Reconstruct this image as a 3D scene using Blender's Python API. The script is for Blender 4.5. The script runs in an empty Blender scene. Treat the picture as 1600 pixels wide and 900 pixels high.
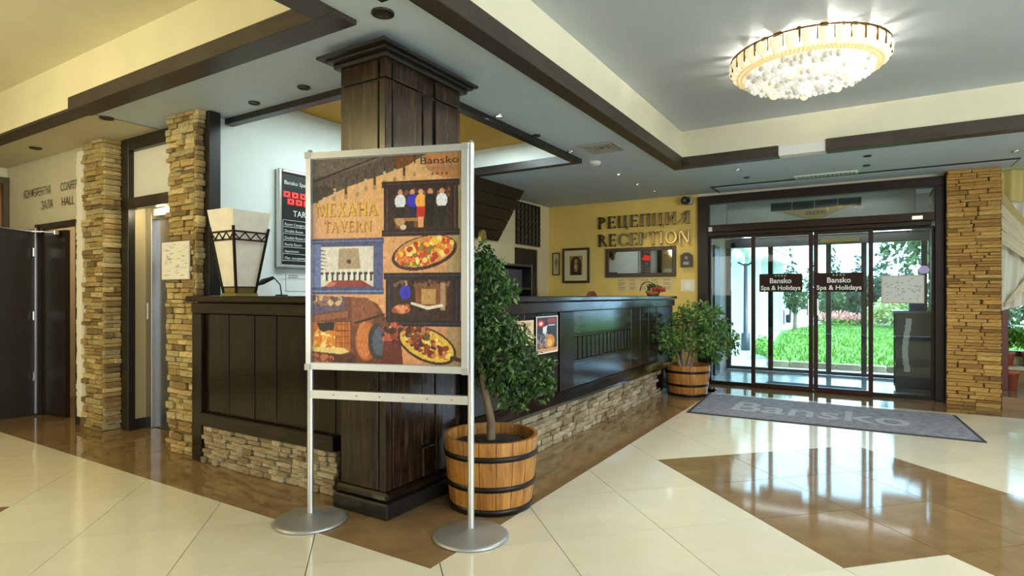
import bpy, bmesh, math, random
import numpy as np
from mathutils import Vector, Matrix

D = bpy.data
S = bpy.context.scene
COL = S.collection
random.seed(7)
RNG = np.random.default_rng(7)

# ---------------------------------------------------------------- camera, world, lights, exposure
TH = math.radians(31.6)
FW = Vector((math.cos(TH), math.sin(TH), 0))
RT = Vector((math.sin(TH), -math.cos(TH), 0))
cd = D.cameras.new('camera'); cam = D.objects.new('camera', cd); COL.objects.link(cam)
cd.sensor_width = 36.0
cd.lens = 36.0 * 906 / 1600
cd.shift_y = 11 / 1600
cd.clip_start = 0.05; cd.clip_end = 300
cam.matrix_world = Matrix(((RT.x, 0, -FW.x, 0), (RT.y, 0, -FW.y, 0), (0, 1, 0, 1.2), (0, 0, 0, 1)))
S.camera = cam

S.view_settings.view_transform = 'Standard'
S.view_settings.look = 'None'
S.view_settings.gamma = 1
S.view_settings.use_curve_mapping = False
S.view_settings.exposure = 0.10
S.cycles.use_denoising = True
S.cycles.max_bounces = 8
S.cycles.diffuse_bounces = 4
S.cycles.glossy_bounces = 4
S.cycles.transparent_max_bounces = 16
S.cycles.sample_clamp_indirect = 6.0
S.cycles.caustics_reflective = False
S.cycles.caustics_refractive = False

w = D.worlds.new('world'); S.world = w; w.use_nodes = True
bg = w.node_tree.nodes['Background']
bg.inputs['Color'].default_value = (0.46, 0.73, 1.0, 1)
bg.inputs['Strength'].default_value = 8.0


def lamp(name, kind, loc, energy, color=(1, 1, 1), size=0.1, size_y=None, direction=(0, 0, -1), spot=None):
    l = D.lights.new(name, kind); l.energy = energy; l.color = color
    if kind == 'AREA':
        l.shape = 'RECTANGLE'; l.size = size; l.size_y = size_y or size
    elif kind == 'SUN':
        l.angle = size
    else:
        l.shadow_soft_size = size
    if kind == 'SPOT' and spot:
        l.spot_size = math.radians(spot); l.spot_blend = 0.6
    o = D.objects.new(name, l); COL.objects.link(o)
    o.location = loc
    o.rotation_euler = Vector(direction).to_track_quat('-Z', 'Y').to_euler()
    return o


lamp('sun', 'SUN', (20, 0, 20), 3.6, (1.0, 0.95, 0.86), 0.01, direction=(0.02, 0.62, -0.78))
WARM = (1.0, 0.82, 0.56)
# unseen lobby lights: first inferred from ceiling streaks, other two added as fill
lamp('unseen_lobby_light', 'POINT', (-0.3, 4.6, 2.50), 100, (1.0, 0.84, 0.44), 0.25)
lamp('unseen_lobby_light', 'POINT', (-1.2, -3.0, 2.50), 95, (1.0, 0.98, 0.94), 0.3)
lamp('unseen_lobby_light', 'POINT', (2.2, -2.8, 2.50), 95, (0.96, 0.98, 1.0), 0.25)
# unseen area lights added as soft fill; the lobby walls there are plain
lamp('lobby_fill', 'AREA', (1.2, -4.6, 1.5), 205, (0.78, 0.91, 1.0), 6.5, 2.2, direction=(0, 1, 0))
lamp('lobby_fill', 'AREA', (-4.1, 3.5, 1.5), 45, (1.0, 0.95, 0.85), 3.0, 2.0, direction=(1, -0.1, 0))
# strip lights in the ceiling recess over the desk
lamp('recess_lamp', 'AREA', (4.0, 3.25, 2.80), 52, (0.80, 0.98, 1.0), 1.9, 0.5)

# ---------------------------------------------------------------- helpers
WL = {}


def props(o, label=None, cat=None, group=None, kind=None):
    if label: o['label'] = label
    if cat: o['category'] = cat
    if group: o['group'] = group
    if kind: o['kind'] = kind
    return o


def put(o, loc, parent=None):
    loc = Vector(loc)
    COL.objects.link(o)
    if parent is not None:
        o.parent = parent
        o.location = loc - WL[parent.name]
    else:
        o.location = loc
    WL[o.name] = loc
    return o


def empty(name, loc, label=None, cat=None, group=None, kind=None):
    o = D.objects.new(name, None); o.empty_display_size = 0.1
    put(o, loc)
    return props(o, label, cat, group, kind)


class MB:
    def __init__(self):
        self.v = []; self.f = []; self.m = []; self.s = []

    def add(self, vs, fs, m=0, s=False):
        n = len(self.v)
        self.v += [tuple(p) for p in vs]
        for f in fs:
            self.f.append(tuple(i + n for i in f)); self.m.append(m); self.s.append(s)
        return self

    def box(self, x0, x1, y0, y1, z0, z1, c=0, m=0):
        if x0 > x1: x0, x1 = x1, x0
        if y0 > y1: y0, y1 = y1, y0
        if z0 > z1: z0, z1 = z1, z0
        if c <= 0:
            vs = [(x, y, z) for z in (z0, z1) for y in (y0, y1) for x in (x0, x1)]
            return self.add(vs, [(0, 2, 3, 1), (4, 5, 7, 6), (0, 1, 5, 4), (2, 6, 7, 3), (0, 4, 6, 2), (1, 3, 7, 5)], m)
        c = min(c, (x1 - x0) / 2.5, (y1 - y0) / 2.5, (z1 - z0) / 2.5)
        P = ((x0, x1), (y0, y1), (z0, z1)); vs = []; idx = {}
        for sx in (0, 1):
            for sy in (0, 1):
                for sz in (0, 1):
                    for a in range(3):
                        q = []
                        for k, sg in enumerate((sx, sy, sz)):
                            b = P[k][sg]
                            q.append(b if k == a else b + (c if sg == 0 else -c))
                        idx[(sx, sy, sz, a)] = len(vs); vs.append(q)
        fs = []
        for a in range(3):
            o1, o2 = (a + 1) % 3, (a + 2) % 3
            for sg in (0, 1):
                r = []
                for s1, s2 in ((0, 0), (1, 0), (1, 1), (0, 1)):
                    k = [0, 0, 0]; k[a] = sg; k[o1] = s1; k[o2] = s2
                    r.append(idx[(*k, a)])
                fs.append(r if sg else r[::-1])
        for a in range(3):
            o1, o2 = (a + 1) % 3, (a + 2) % 3
            for s1 in (0, 1):
                for s2 in (0, 1):
                    k0 = [0, 0, 0]; k0[o1] = s1; k0[o2] = s2; k1 = list(k0); k1[a] = 1
                    fs.append((idx[(*k0, o1)], idx[(*k1, o1)], idx[(*k1, o2)], idx[(*k0, o2)]))
        for sx in (0, 1):
            for sy in (0, 1):
                for sz in (0, 1):
                    fs.append([idx[(sx, sy, sz, a)] for a in range(3)])
        return self.add(vs, fs, m)

    def prism(self, poly, a0, a1, axis='z', m=0, s=False):
        def q(p, a):
            return {'z': (p[0], p[1], a), 'x': (a, p[0], p[1]), 'y': (p[0], a, p[1])}[axis]
        n = len(poly)
        vs = [q(p, a0) for p in poly] + [q(p, a1) for p in poly]
        fs = [tuple(range(n))[::-1], tuple(range(n, 2 * n))]
        fs += [(i, (i + 1) % n, n + (i + 1) % n, n + i) for i in range(n)]
        return self.add(vs, fs, m, s)

    def tube(self, pts, rad, n=10, m=0, s=True, caps=True):
        pts = [Vector(p) for p in pts]
        if not isinstance(rad, (list, tuple)): rad = [rad] * len(pts)
        vs = []; pu = None
        for i, p in enumerate(pts):
            t = (pts[min(i + 1, len(pts) - 1)] - pts[max(i - 1, 0)]).normalized()
            if pu is None:
                pu = t.orthogonal().normalized()
            u = (pu - t * pu.dot(t))
            u = u.normalized() if u.length > 1e-6 else t.orthogonal().normalized()
            pu = u; b = t.cross(u)
            for k in range(n):
                a = 2 * math.pi * k / n
                vs.append(p + (u * math.cos(a) + b * math.sin(a)) * rad[i])
        fs = []
        for i in range(len(pts) - 1):
            for k in range(n):
                fs.append((i * n + k, i * n + (k + 1) % n, (i + 1) * n + (k + 1) % n, (i + 1) * n + k))
        self.add(vs, fs, m, s)
        if caps:
            L = (len(pts) - 1) * n
            self.add([vs[k] for k in range(n)], [tuple(range(n))[::-1]], m)
            self.add([vs[L + k] for k in range(n)], [tuple(range(n))], m)
        return self

    def lathe(self, prof, c=(0, 0), n=24, m=0, s=True, a0=0.0, a1=2 * math.pi):
        full = abs(a1 - a0 - 2 * math.pi) < 1e-6
        k = n if full else n + 1
        vs = []
        for r, z in prof:
            for i in range(k):
                a = a0 + (a1 - a0) * i / n
                vs.append((c[0] + r * math.cos(a), c[1] + r * math.sin(a), z))
        fs = []
        for j in range(len(prof) - 1):
            for i in range(n):
                i2 = (i + 1) % k
                fs.append((j * k + i, j * k + i2, (j + 1) * k + i2, (j + 1) * k + i))
        return self.add(vs, fs, m, s)

    def ball(self, c, r, n=10, m=0, sz=1.0):
        prof = [(max(r * math.sin(math.pi * i / n), 1e-4), c[2] - sz * r * math.cos(math.pi * i / n)) for i in range(n + 1)]
        return self.lathe(prof, (c[0], c[1]), n * 2, m)

    def bar(self, p, q, wd, ht, upv=(0, 0, 1), m=0):
        p, q = Vector(p), Vector(q)
        t = (q - p).normalized(); u = Vector(upv)
        sd = t.cross(u).normalized(); u = sd.cross(t).normalized()
        vs = [a + sd * (i * wd / 2) + u * (j * ht / 2) for a in (p, q) for i, j in ((-1, -1), (1, -1), (1, 1), (-1, 1))]
        return self.add(vs, [(0, 1, 2, 3)[::-1], (4, 5, 6, 7), (0, 1, 5, 4), (1, 2, 6, 5), (2, 3, 7, 6), (3, 0, 4, 7)], m)

    def build(self, name, mats, parent=None, label=None, cat=None, group=None, kind=None, fix=True, loc=None):
        V = np.array(self.v, dtype=float)
        lo, hi = V.min(0), V.max(0)
        if loc is None: loc = ((lo[0] + hi[0]) / 2, (lo[1] + hi[1]) / 2, lo[2])
        V = V - np.array(loc)
        me = D.meshes.new(name)
        me.from_pydata(V.tolist(), [], self.f)
        if not isinstance(mats, (list, tuple)): mats = [mats]
        for mt in mats: me.materials.append(mt)
        me.polygons.foreach_set('material_index', self.m)
        me.polygons.foreach_set('use_smooth', self.s)
        if fix:
            bm = bmesh.new(); bm.from_mesh(me)
            bmesh.ops.recalc_face_normals(bm, faces=bm.faces)
            bm.to_mesh(me); bm.free()
        me.update()
        o = D.objects.new(name, me)
        put(o, loc, parent)
        return props(o, label, cat, group, kind)


def B(*a, **k):
    return MB().box(*a, **k)


def link_copy(name, mesh, loc, scale, parent, rz=0.0):
    o = D.objects.new(name, mesh); o.scale = scale; o.rotation_euler = (0, 0, rz)
    return put(o, loc, parent)


# ---------------------------------------------------------------- materials
def newmat(name):
    m = D.materials.new(name); m.use_nodes = True
    nt = m.node_tree; p = nt.nodes['Principled BSDF']
    return m, nt, p


def node(nt, t, **kw):
    n = nt.nodes.new(t)
    for k, v in kw.items():
        if k in n.inputs: n.inputs[k].default_value = v
        else: setattr(n, k, v)
    return n


def ramp(nt, fac, stops):
    r = nt.nodes.new('ShaderNodeValToRGB')
    e = r.color_ramp.elements
    while len(e) < len(stops): e.new(0.5)
    for i, (p, c) in enumerate(stops):
        e[i].position = p; e[i].color = (*c, 1)
    nt.links.new(fac, r.inputs['Fac'])
    return r.outputs['Color']


def plain(name, col, rough=0.5, metal=0.0, coat=0.0, emit=None, estr=0.0, noise=0.0, nscale=8.0, spec=0.5, bump=0.0):
    m, nt, p = newmat(name)
    p.inputs['Base Color'].default_value = (*col, 1)
    p.inputs['Roughness'].default_value = rough
    p.inputs['Metallic'].default_value = metal
    p.inputs['Coat Weight'].default_value = coat
    p.inputs['Specular IOR Level'].default_value = spec
    if emit:
        p.inputs['Emission Color'].default_value = (*emit, 1); p.inputs['Emission Strength'].default_value = estr
    if noise or bump:
        tc = node(nt, 'ShaderNodeTexCoord'); nz = node(nt, 'ShaderNodeTexNoise', Scale=nscale, Detail=5.0, Roughness=0.6)
        nt.links.new(tc.outputs['Object'], nz.inputs['Vector'])
        if noise:
            lo = tuple(c * (1 - noise) for c in col); hi = tuple(min(1, c * (1 + noise)) for c in col)
            nt.links.new(ramp(nt, nz.outputs['Fac'], [(0.3, lo), (0.7, hi)]), p.inputs['Base Color'])
        if bump:
            bp = node(nt, 'ShaderNodeBump', Strength=bump, Distance=0.01)
            nt.links.new(nz.outputs['Fac'], bp.inputs['Height']); nt.links.new(bp.outputs['Normal'], p.inputs['Normal'])
    return m


def wood(name, grain, stops, rough=0.35, coat=0.2, spec=0.45, scale=3.0, stretch=12.0, bump=0.05, band=False):
    m, nt, p = newmat(name)
    tc = node(nt, 'ShaderNodeTexCoord'); oi = node(nt, 'ShaderNodeObjectInfo')
    mp = node(nt, 'ShaderNodeMapping')
    sc = [stretch] * 3; sc['xyz'.index(grain)] = 1.0
    mp.inputs['Scale'].default_value = sc
    cv = node(nt, 'ShaderNodeVectorMath', operation='SCALE', Scale=7.3)
    cx = node(nt, 'ShaderNodeCombineXYZ')
    for k in 'XYZ': nt.links.new(oi.outputs['Random'], cx.inputs[k])
    nt.links.new(cx.outputs['Vector'], cv.inputs[0]); nt.links.new(cv.outputs['Vector'], mp.inputs['Location'])
    nt.links.new(tc.outputs['Object'], mp.inputs['Vector'])
    n1 = node(nt, 'ShaderNodeTexNoise', Scale=scale, Detail=8.0, Roughness=0.68, Distortion=0.4)
    nt.links.new(mp.outputs['Vector'], n1.inputs['Vector'])
    n2 = node(nt, 'ShaderNodeTexNoise', Scale=2.2, Detail=2.0)
    nt.links.new(tc.outputs['Object'], n2.inputs['Vector'])
    mx = node(nt, 'ShaderNodeMix', data_type='FLOAT'); mx.inputs['Factor'].default_value = 0.35
    nt.links.new(n1.outputs['Fac'], mx.inputs['A']); nt.links.new(n2.outputs['Fac'], mx.inputs['B'])
    nt.links.new(ramp(nt, mx.outputs['Result'], stops), p.inputs['Base Color'])
    bp = node(nt, 'ShaderNodeBump', Strength=bump, Distance=0.004)
    nt.links.new(n1.outputs['Fac'], bp.inputs['Height']); nt.links.new(bp.outputs['Normal'], p.inputs['Normal'])
    p.inputs['Roughness'].default_value = rough; p.inputs['Specular IOR Level'].default_value = spec
    p.inputs['Coat Weight'].default_value = coat; p.inputs['Coat Roughness'].default_value = 0.12
    return m


DARKSTOPS = [(0.33, (0.003, 0.002, 0.0015)), (0.47, (0.010, 0.006, 0.004)), (0.57, (0.024, 0.012, 0.006)), (0.72, (0.062, 0.032, 0.016))]
WV = wood('dark_wood_upright', 'z', DARKSTOPS, rough=0.19, coat=0.04, spec=0.28)
WX = wood('dark_wood_along', 'x', DARKSTOPS, rough=0.14, coat=0.2, spec=0.65)
WY = wood('dark_wood_across', 'y', DARKSTOPS, rough=0.3, coat=0.05, spec=0.3)
COLSTOPS = [(0.32, (0.004, 0.003, 0.002)), (0.46, (0.015, 0.008, 0.005)), (0.56, (0.042, 0.022, 0.011)), (0.70, (0.13, 0.075, 0.042))]
WC = wood('column_wood', 'z', COLSTOPS, scale=3.5, rough=0.24, coat=0.22, spec=0.35)
BLACKSTOPS = [(0.35, (0.006, 0.005, 0.005)), (0.6, (0.018, 0.014, 0.012)), (0.75, (0.035, 0.028, 0.024))]
BX = wood('black_wood_along', 'x', BLACKSTOPS, rough=0.4, coat=0.1)
BY = wood('black_wood_across', 'y', BLACKSTOPS, rough=0.4, coat=0.1)
BV = wood('black_wood_upright', 'z', BLACKSTOPS, rough=0.4, coat=0.1)
BEAMSTOPS = [(0.35, (0.030, 0.021, 0.015)), (0.6, (0.058, 0.042, 0.031)), (0.75, (0.10, 0.075, 0.058))]
BMX = wood('beam_wood_along', 'x', BEAMSTOPS, rough=0.45, coat=0.0)
BMY = wood('beam_wood_across', 'y', BEAMSTOPS, rough=0.45, coat=0.0)
DOORW = wood('door_veneer', 'z', [(0.35, (0.010, 0.006, 0.004)), (0.6, (0.020, 0.012, 0.007)), (0.8, (0.035, 0.02, 0.012))], rough=0.4, coat=0.1)
MAHOG = wood('mahogany_frame', 'z', [(0.35, (0.018, 0.007, 0.005)), (0.6, (0.042, 0.016, 0.010)), (0.8, (0.08, 0.03, 0.02))], rough=0.35, coat=0.05, spec=0.3)
BARREL = wood('barrel_oak', 'z', [(0.32, (0.16, 0.055, 0.012)), (0.48, (0.40, 0.17, 0.035)), (0.6, (0.56, 0.27, 0.06)), (0.75, (0.70, 0.40, 0.12))], scale=2.5, rough=0.3)
BARK = wood('pale_bark', 'z', [(0.35, (0.14, 0.10, 0.06)), (0.6, (0.30, 0.22, 0.14)), (0.8, (0.45, 0.36, 0.25))], rough=0.8, coat=0, stretch=4)


def stone_mat(name, stops):
    m, nt, p = newmat(name)
    oi = node(nt, 'ShaderNodeObjectInfo'); tc = node(nt, 'ShaderNodeTexCoord')
    nz = node(nt, 'ShaderNodeTexNoise', Scale=2.6, Detail=6.0, Roughness=0.7)
    nt.links.new(tc.outputs['Object'], nz.inputs['Vector'])
    base = ramp(nt, oi.outputs['Random'], stops)
    mx = node(nt, 'ShaderNodeMix', data_type='RGBA', blend_type='MULTIPLY'); mx.inputs['Factor'].default_value = 0.85
    nt.links.new(base, mx.inputs['A'])
    nt.links.new(ramp(nt, nz.outputs['Fac'], [(0.3, (0.45, 0.42, 0.38)), (0.55, (0.95, 0.93, 0.9)), (0.75, (1.25, 1.2, 1.1))]), mx.inputs['B'])
    nt.links.new(mx.outputs['Result'], p.inputs['Base Color'])
    bp = node(nt, 'ShaderNodeBump', Strength=0.5, Distance=0.02)
    nt.links.new(nz.outputs['Fac'], bp.inputs['Height']); nt.links.new(bp.outputs['Normal'], p.inputs['Normal'])
    p.inputs['Roughness'].default_value = 0.75
    return m


STONE = stone_mat('ledge_stone', [(0.0, (0.217, 0.150, 0.070)), (0.3, (0.435, 0.300, 0.119)), (0.55, (0.580, 0.435, 0.182)), (0.8, (0.478, 0.420, 0.238)), (1.0, (0.797, 0.630, 0.308))])
STONEG = stone_mat('ledge_stone_gold', [(0.0, (0.230, 0.122, 0.032)), (0.3, (0.459, 0.244, 0.056)), (0.6, (0.594, 0.329, 0.076)), (0.85, (0.540, 0.329, 0.088)), (1.0, (0.702, 0.439, 0.120))])
STONEP = stone_mat('ledge_stone_pale', [(0.0, (0.28, 0.21, 0.12)), (0.4, (0.44, 0.36, 0.23)), (0.7, (0.50, 0.44, 0.31)), (1.0, (0.62, 0.55, 0.40))])
MORTAR = plain('mortar', (0.06, 0.045, 0.03), 0.9)


def tile_mat(name, lo, hi, rough, vary):
    m, nt, p = newmat(name)
    oi = node(nt, 'ShaderNodeObjectInfo'); tc = node(nt, 'ShaderNodeTexCoord')
    nz = node(nt, 'ShaderNodeTexNoise', Scale=5.0, Detail=6.0, Roughness=0.65)
    nt.links.new(tc.outputs['Object'], nz.inputs['Vector'])
    base = ramp(nt, nz.outputs['Fac'], [(0.3, lo), (0.7, hi)])
    mx = node(nt, 'ShaderNodeMix', data_type='RGBA', blend_type='MULTIPLY'); mx.inputs['Factor'].default_value = 1.0
    nt.links.new(base, mx.inputs['A'])
    nt.links.new(ramp(nt, oi.outputs['Random'], [(0, (1 - vary,) * 3), (1, (1, 1, 1))]), mx.inputs['B'])
    nt.links.new(mx.outputs['Result'], p.inputs['Base Color'])
    p.inputs['Roughness'].default_value = rough
    p.inputs['Specular IOR Level'].default_value = 0.6
    return m


CREAM_T = tile_mat('cream_tile', (0.76, 0.71, 0.52), (0.82, 0.77, 0.60), 0.09, 0.05)
BROWN_T = tile_mat('brown_tile', (0.22, 0.138, 0.058), (0.33, 0.215, 0.100), 0.07, 0.10)
GROUT = plain('grout', (0.10, 0.08, 0.045), 0.8)
CREAM = plain('cream_plaster', (0.78, 0.74, 0.55), 0.75, noise=0.04, nscale=3)
SOFFITL = plain('soffit_paint_cream', (0.68, 0.62, 0.44), 0.6, noise=0.03, nscale=2)
SOFFIT = plain('soffit_paint', (0.56, 0.66, 0.76), 0.6, noise=0.03, nscale=2)
TRAYC = plain('tray_ceiling_paint', (0.52, 0.57, 0.62), 0.6)
WHITE = plain('white_paint', (0.82, 0.82, 0.78), 0.6)
PALE = plain('pale_wall_paint', (0.74, 0.80, 0.76), 0.6, noise=0.02)
YELLOW = plain('yellow_plaster', (0.80, 0.56, 0.14), 0.75, noise=0.06, nscale=4)
MUSTARD = plain('mustard_paint', (0.55, 0.29, 0.02), 0.7)
GREYWALL = plain('letter_wall_paint', (0.70, 0.66, 0.50), 0.55, noise=0.05)
REVEAL = plain('reveal_paint', (0.78, 0.66, 0.38), 0.7)
BLACK = plain('black_metal', (0.012, 0.011, 0.010), 0.4, noise=0.2)
IRON = plain('dark_iron', (0.030, 0.022, 0.016), 0.4, 0.6)
STEEL = plain('brushed_steel', (0.50, 0.51, 0.54), 0.28, 1.0)
ALU = plain('aluminium', (0.72, 0.74, 0.76), 0.3, 0.9)
ALUD = plain('aluminium_dull', (0.45, 0.46, 0.45), 0.42, 0.7)
CHROME = plain('chrome', (0.8, 0.8, 0.8), 0.12, 1.0)
GOLD = plain('gold', (0.80, 0.55, 0.18), 0.28, 0.9)
BRASSL = plain('letter_metal', (0.20, 0.15, 0.09), 0.2, 0.9)
PAPER = plain('paper', (0.80, 0.78, 0.72), 0.7)
SOIL = plain('soil', (0.025, 0.018, 0.012), 0.95, noise=0.5, nscale=30, bump=0.6)
HOOP = plain('hoop_iron', (0.015, 0.012, 0.010), 0.35, 0.5, noise=0.3)
FRAMEB = plain('door_frame_brown', (0.020, 0.012, 0.009), 0.35, 0.0, noise=0.2, spec=0.3)
TERRA = plain('terracotta', (0.55, 0.14, 0.07), 0.6, noise=0.1)
RUBBER = plain('mat_rubber', (0.03, 0.03, 0.035), 0.8)


def leaf_mat(name, stops):
    m, nt, p = newmat(name)
    g = node(nt, 'ShaderNodeNewGeometry')
    nt.links.new(ramp(nt, g.outputs['Random Per Island'], stops), p.inputs['Base Color'])
    p.inputs['Roughness'].default_value = 0.4
    tl = node(nt, 'ShaderNodeBsdfTranslucent'); 
    nt.links.new(ramp(nt, g.outputs['Random Per Island'], [(a, tuple(min(1, c * 1.5) for c in b)) for a, b in stops]), tl.inputs['Color'])
    mix = node(nt, 'ShaderNodeMixShader'); mix.inputs['Fac'].default_value = 0.3
    nt.links.new(p.outputs['BSDF'], mix.inputs[1]); nt.links.new(tl.outputs['BSDF'], mix.inputs[2])
    nt.links.new(mix.outputs['Shader'], nt.nodes['Material Output'].inputs['Surface'])
    return m


LEAF = leaf_mat('ficus_leaf', [(0, (0.012, 0.035, 0.010)), (0.45, (0.035, 0.10, 0.022)), (0.8, (0.09, 0.19, 0.045)), (1, (0.22, 0.33, 0.10))])
LEAFB = leaf_mat('bright_leaf', [(0, (0.05, 0.16, 0.02)), (0.5, (0.15, 0.36, 0.05)), (1, (0.42, 0.62, 0.12))])
LEAFT = leaf_mat('tree_leaf', [(0, (0.015, 0.05, 0.018)), (0.5, (0.05, 0.11, 0.035)), (1, (0.15, 0.23, 0.09))])
LEAFC = leaf_mat('conifer_needles', [(0, (0.01, 0.035, 0.02)), (0.6, (0.03, 0.075, 0.04)), (1, (0.07, 0.13, 0.065))])
LEAFY = leaf_mat('variegated_leaf', [(0, (0.22, 0.30, 0.08)), (0.5, (0.50, 0.52, 0.20)), (1, (0.75, 0.74, 0.42))])
PETAL = leaf_mat('red_petal', [(0, (0.35, 0.03, 0.02)), (0.6, (0.60, 0.09, 0.04)), (1, (0.75, 0.25, 0.10))])
PINK = leaf_mat('pink_petal', [(0, (0.55, 0.18, 0.16)), (0.6, (0.75, 0.35, 0.30)), (1, (0.85, 0.6, 0.5))])


def glass_mat(name, tint=(0.93, 0.97, 0.97), refl=0.06):
    m = D.materials.new(name); m.use_nodes = True; nt = m.node_tree
    nt.nodes.remove(nt.nodes['Principled BSDF'])
    tr = node(nt, 'ShaderNodeBsdfTransparent'); tr.inputs['Color'].default_value = (*tint, 1)
    gl = node(nt, 'ShaderNodeBsdfGlossy'); gl.inputs['Roughness'].default_value = 0.02
    fr = node(nt, 'ShaderNodeFresnel', IOR=1.45)
    mx = node(nt, 'ShaderNodeMixShader')
    nt.links.new(fr.outputs['Fac'], mx.inputs['Fac'])
    nt.links.new(tr.outputs['BSDF'], mx.inputs[1]); nt.links.new(gl.outputs['BSDF'], mx.inputs[2])
    nt.links.new(mx.outputs['Shader'], nt.nodes['Material Output'].inputs['Surface'])
    return m


GLASS = glass_mat('clear_glass')

# print material: colours of a flat print, stored per vertex
def print_mat(name, rough=0.35):
    m, nt, p = newmat(name)
    a = node(nt, 'ShaderNodeAttribute', attribute_name='Col')
    nt.links.new(a.outputs['Color'], p.inputs['Base Color'])
    p.inputs['Roughness'].default_value = rough
    return m


PRINT = print_mat('printed_sheet')


# ---------------------------------------------------------------- leaves
def leaf_cloud(name, blobs, n, size, mat, parent, kind='stuff', fold=0.25, droop=0.3):
    wts = np.array([b[3] ** 2 for b in blobs]); wts = wts / wts.sum()
    pick = RNG.choice(len(blobs), n, p=wts)
    bl = np.array([(b[0], b[1], b[2], b[3], b[4] if len(b) > 4 else b[3]) for b in blobs])[pick]
    d = RNG.normal(size=(n, 3)); d /= np.linalg.norm(d, axis=1)[:, None]
    r = RNG.random(n) ** 0.45
    c = bl[:, :3] + d * r[:, None] * np.stack([bl[:, 3], bl[:, 3], bl[:, 4]], 1)
    t = d * 0.6 + RNG.normal(size=(n, 3)) * 0.7; t[:, 2] -= droop
    t /= np.linalg.norm(t, axis=1)[:, None]
    s = np.cross(t, RNG.normal(size=(n, 3))); s /= np.linalg.norm(s, axis=1)[:, None] + 1e-9
    u = np.cross(s, t)
    L = size * (0.65 + 0.7 * RNG.random(n))[:, None]
    p0 = c - t * L * .5; p1 = c + s * L * .24 + u * L * fold * .3; p2 = c + t * L * .5; p3 = c - s * L * .24 + u * L * fold * .3
    V = np.stack([p0, p1, p2, p3], 1).reshape(-1, 3)
    i = np.arange(n) * 4
    F = np.concatenate([np.stack([i, i + 1, i + 2], 1), np.stack([i, i + 2, i + 3], 1)])
    loc = V.mean(0); loc[2] = V[:, 2].min()
    me = D.meshes.new(name); me.from_pydata((V - loc).tolist(), [], F.tolist()); me.materials.append(mat)
    o = D.objects.new(name, me); put(o, loc, parent)
    if kind: o['kind'] = kind
    return o


# ---------------------------------------------------------------- serif letters from strokes
def rect(x0, y0, x1, y1): return [(x0, y0), (x1, y0), (x1, y1), (x0, y1)]


def arcq(cx, cy, rx, ry, tx, ty, a0, a1, n=10):
    out = []
    for i in range(n):
        p, q = math.radians(a0 + (a1 - a0) * i / n), math.radians(a0 + (a1 - a0) * (i + 1) / n)
        o = lambda a: (cx + rx * math.cos(a), cy + ry * math.sin(a))
        k = lambda a: (cx + (rx - tx) * math.cos(a), cy + (ry - ty) * math.sin(a))
        out.append([k(p), o(p), o(q), k(q)])
    return out


def stem(x, wd=.15, y0=0, y1=1, sf=.055, bot=True, top=True):
    o = [rect(x, y0, x + wd, y1)]
    if bot: o.append(rect(x - sf, y0, x + wd + sf, y0 + .045))
    if top: o.append(rect(x - sf, y1 - .045, x + wd + sf, y1))
    return o


def glyph(c):
    W, T = .15, .075
    if c in 'EЕ':
        return stem(.06) + [rect(.2, 0, .58, T), rect(.2, 1 - T, .56, 1), rect(.2, .47, .47, .47 + T), rect(.53, 0, .58, .2), rect(.51, .82, .56, 1), rect(.43, .41, .47, .6)], .66
    if c in 'PР':
        return stem(.06) + arcq(.2, .73, .36, .27, .14, T, -90, 90) + [rect(.2, .46, .22, .54)], .64
    if c == 'R':
        return stem(.06) + arcq(.2, .74, .34, .26, .14, T, -90, 90) + [[(.3, .48), (.46, .52), (.76, 0), (.56, 0)]], .78
    if c == 'Я':
        g, a = glyph('R'); return [[(a - x, y) for x, y in p][::-1] for p in g], a
    if c == 'C':
        return arcq(.46, .5, .42, .51, .15, T, 42, 318, 18) + [rect(.72, .72, .78, .92), rect(.72, .1, .78, .26)], .84
    if c == 'O':
        return arcq(.46, .5, .44, .51, .15, T, 0, 360, 24), .92
    if c == 'I':
        return stem(.08), .32
    if c == 'T':
        return stem(.27, top=False) + [rect(.02, 1 - T, .68, 1), rect(.02, .8, .07, 1), rect(.63, .8, .68, 1)], .70
    if c == 'N':
        return stem(.05, .07) + stem(.68, .07, bot=False) + [[(.05, 1), (.22, 1), (.75, 0), (.60, 0)]], .82
    if c == 'И':
        return stem(.05) + stem(.56) + [[(.18, .12), (.18, .26), (.58, .88), (.58, .74)]], .80
    if c == 'П':
        return stem(.05) + stem(.54) + [rect(.05, 1 - T, .69, 1)], .78
    if c == 'Ц':
        return stem(.05, bot=False) + stem(.50, bot=False) + [rect(.05, 0, .74, T), rect(.69, -.16, .76, T)], .82
    if c == 'H':
        return stem(.06) + stem(.58) + [rect(.2, .46, .6, .54)], .80
    if c == 'M':
        return stem(.05, .07) + stem(.80) + [[(.05, 1), (.2, 1), (.52, .1), (.44, 0)], [(.44, 0), (.52, .1), (.84, 1), (.78, 1)]], 1.02
    if c == 'A':
        return [[(.06, 0), (.13, 0), (.42, .98), (.36, 1)], [(.32, 1), (.46, 1), (.78, 0), (.60, 0)], rect(.2, .3, .6, .37), rect(0, 0, .2, .045), rect(.54, 0, .84, .045)], .84
    if c == 'V':
        return [[(.04, 1), (.22, 1), (.48, .06), (.40, 0)], [(.40, 0), (.46, 0), (.76, 1), (.69, 1)], rect(-.02, .955, .28, 1), rect(.6, .955, .84, 1)], .82
    if c == 'X':
        return [[(.04, 1), (.22, 1), (.74, 0), (.56, 0)], [(.06, 0), (.13, 0), (.70, 1), (.63, 1)], rect(0, 0, .22, .045), rect(.48, 0, .8, .045), rect(0, .955, .3, 1), rect(.52, .955, .76, 1)], .80
    return [], .4


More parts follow.
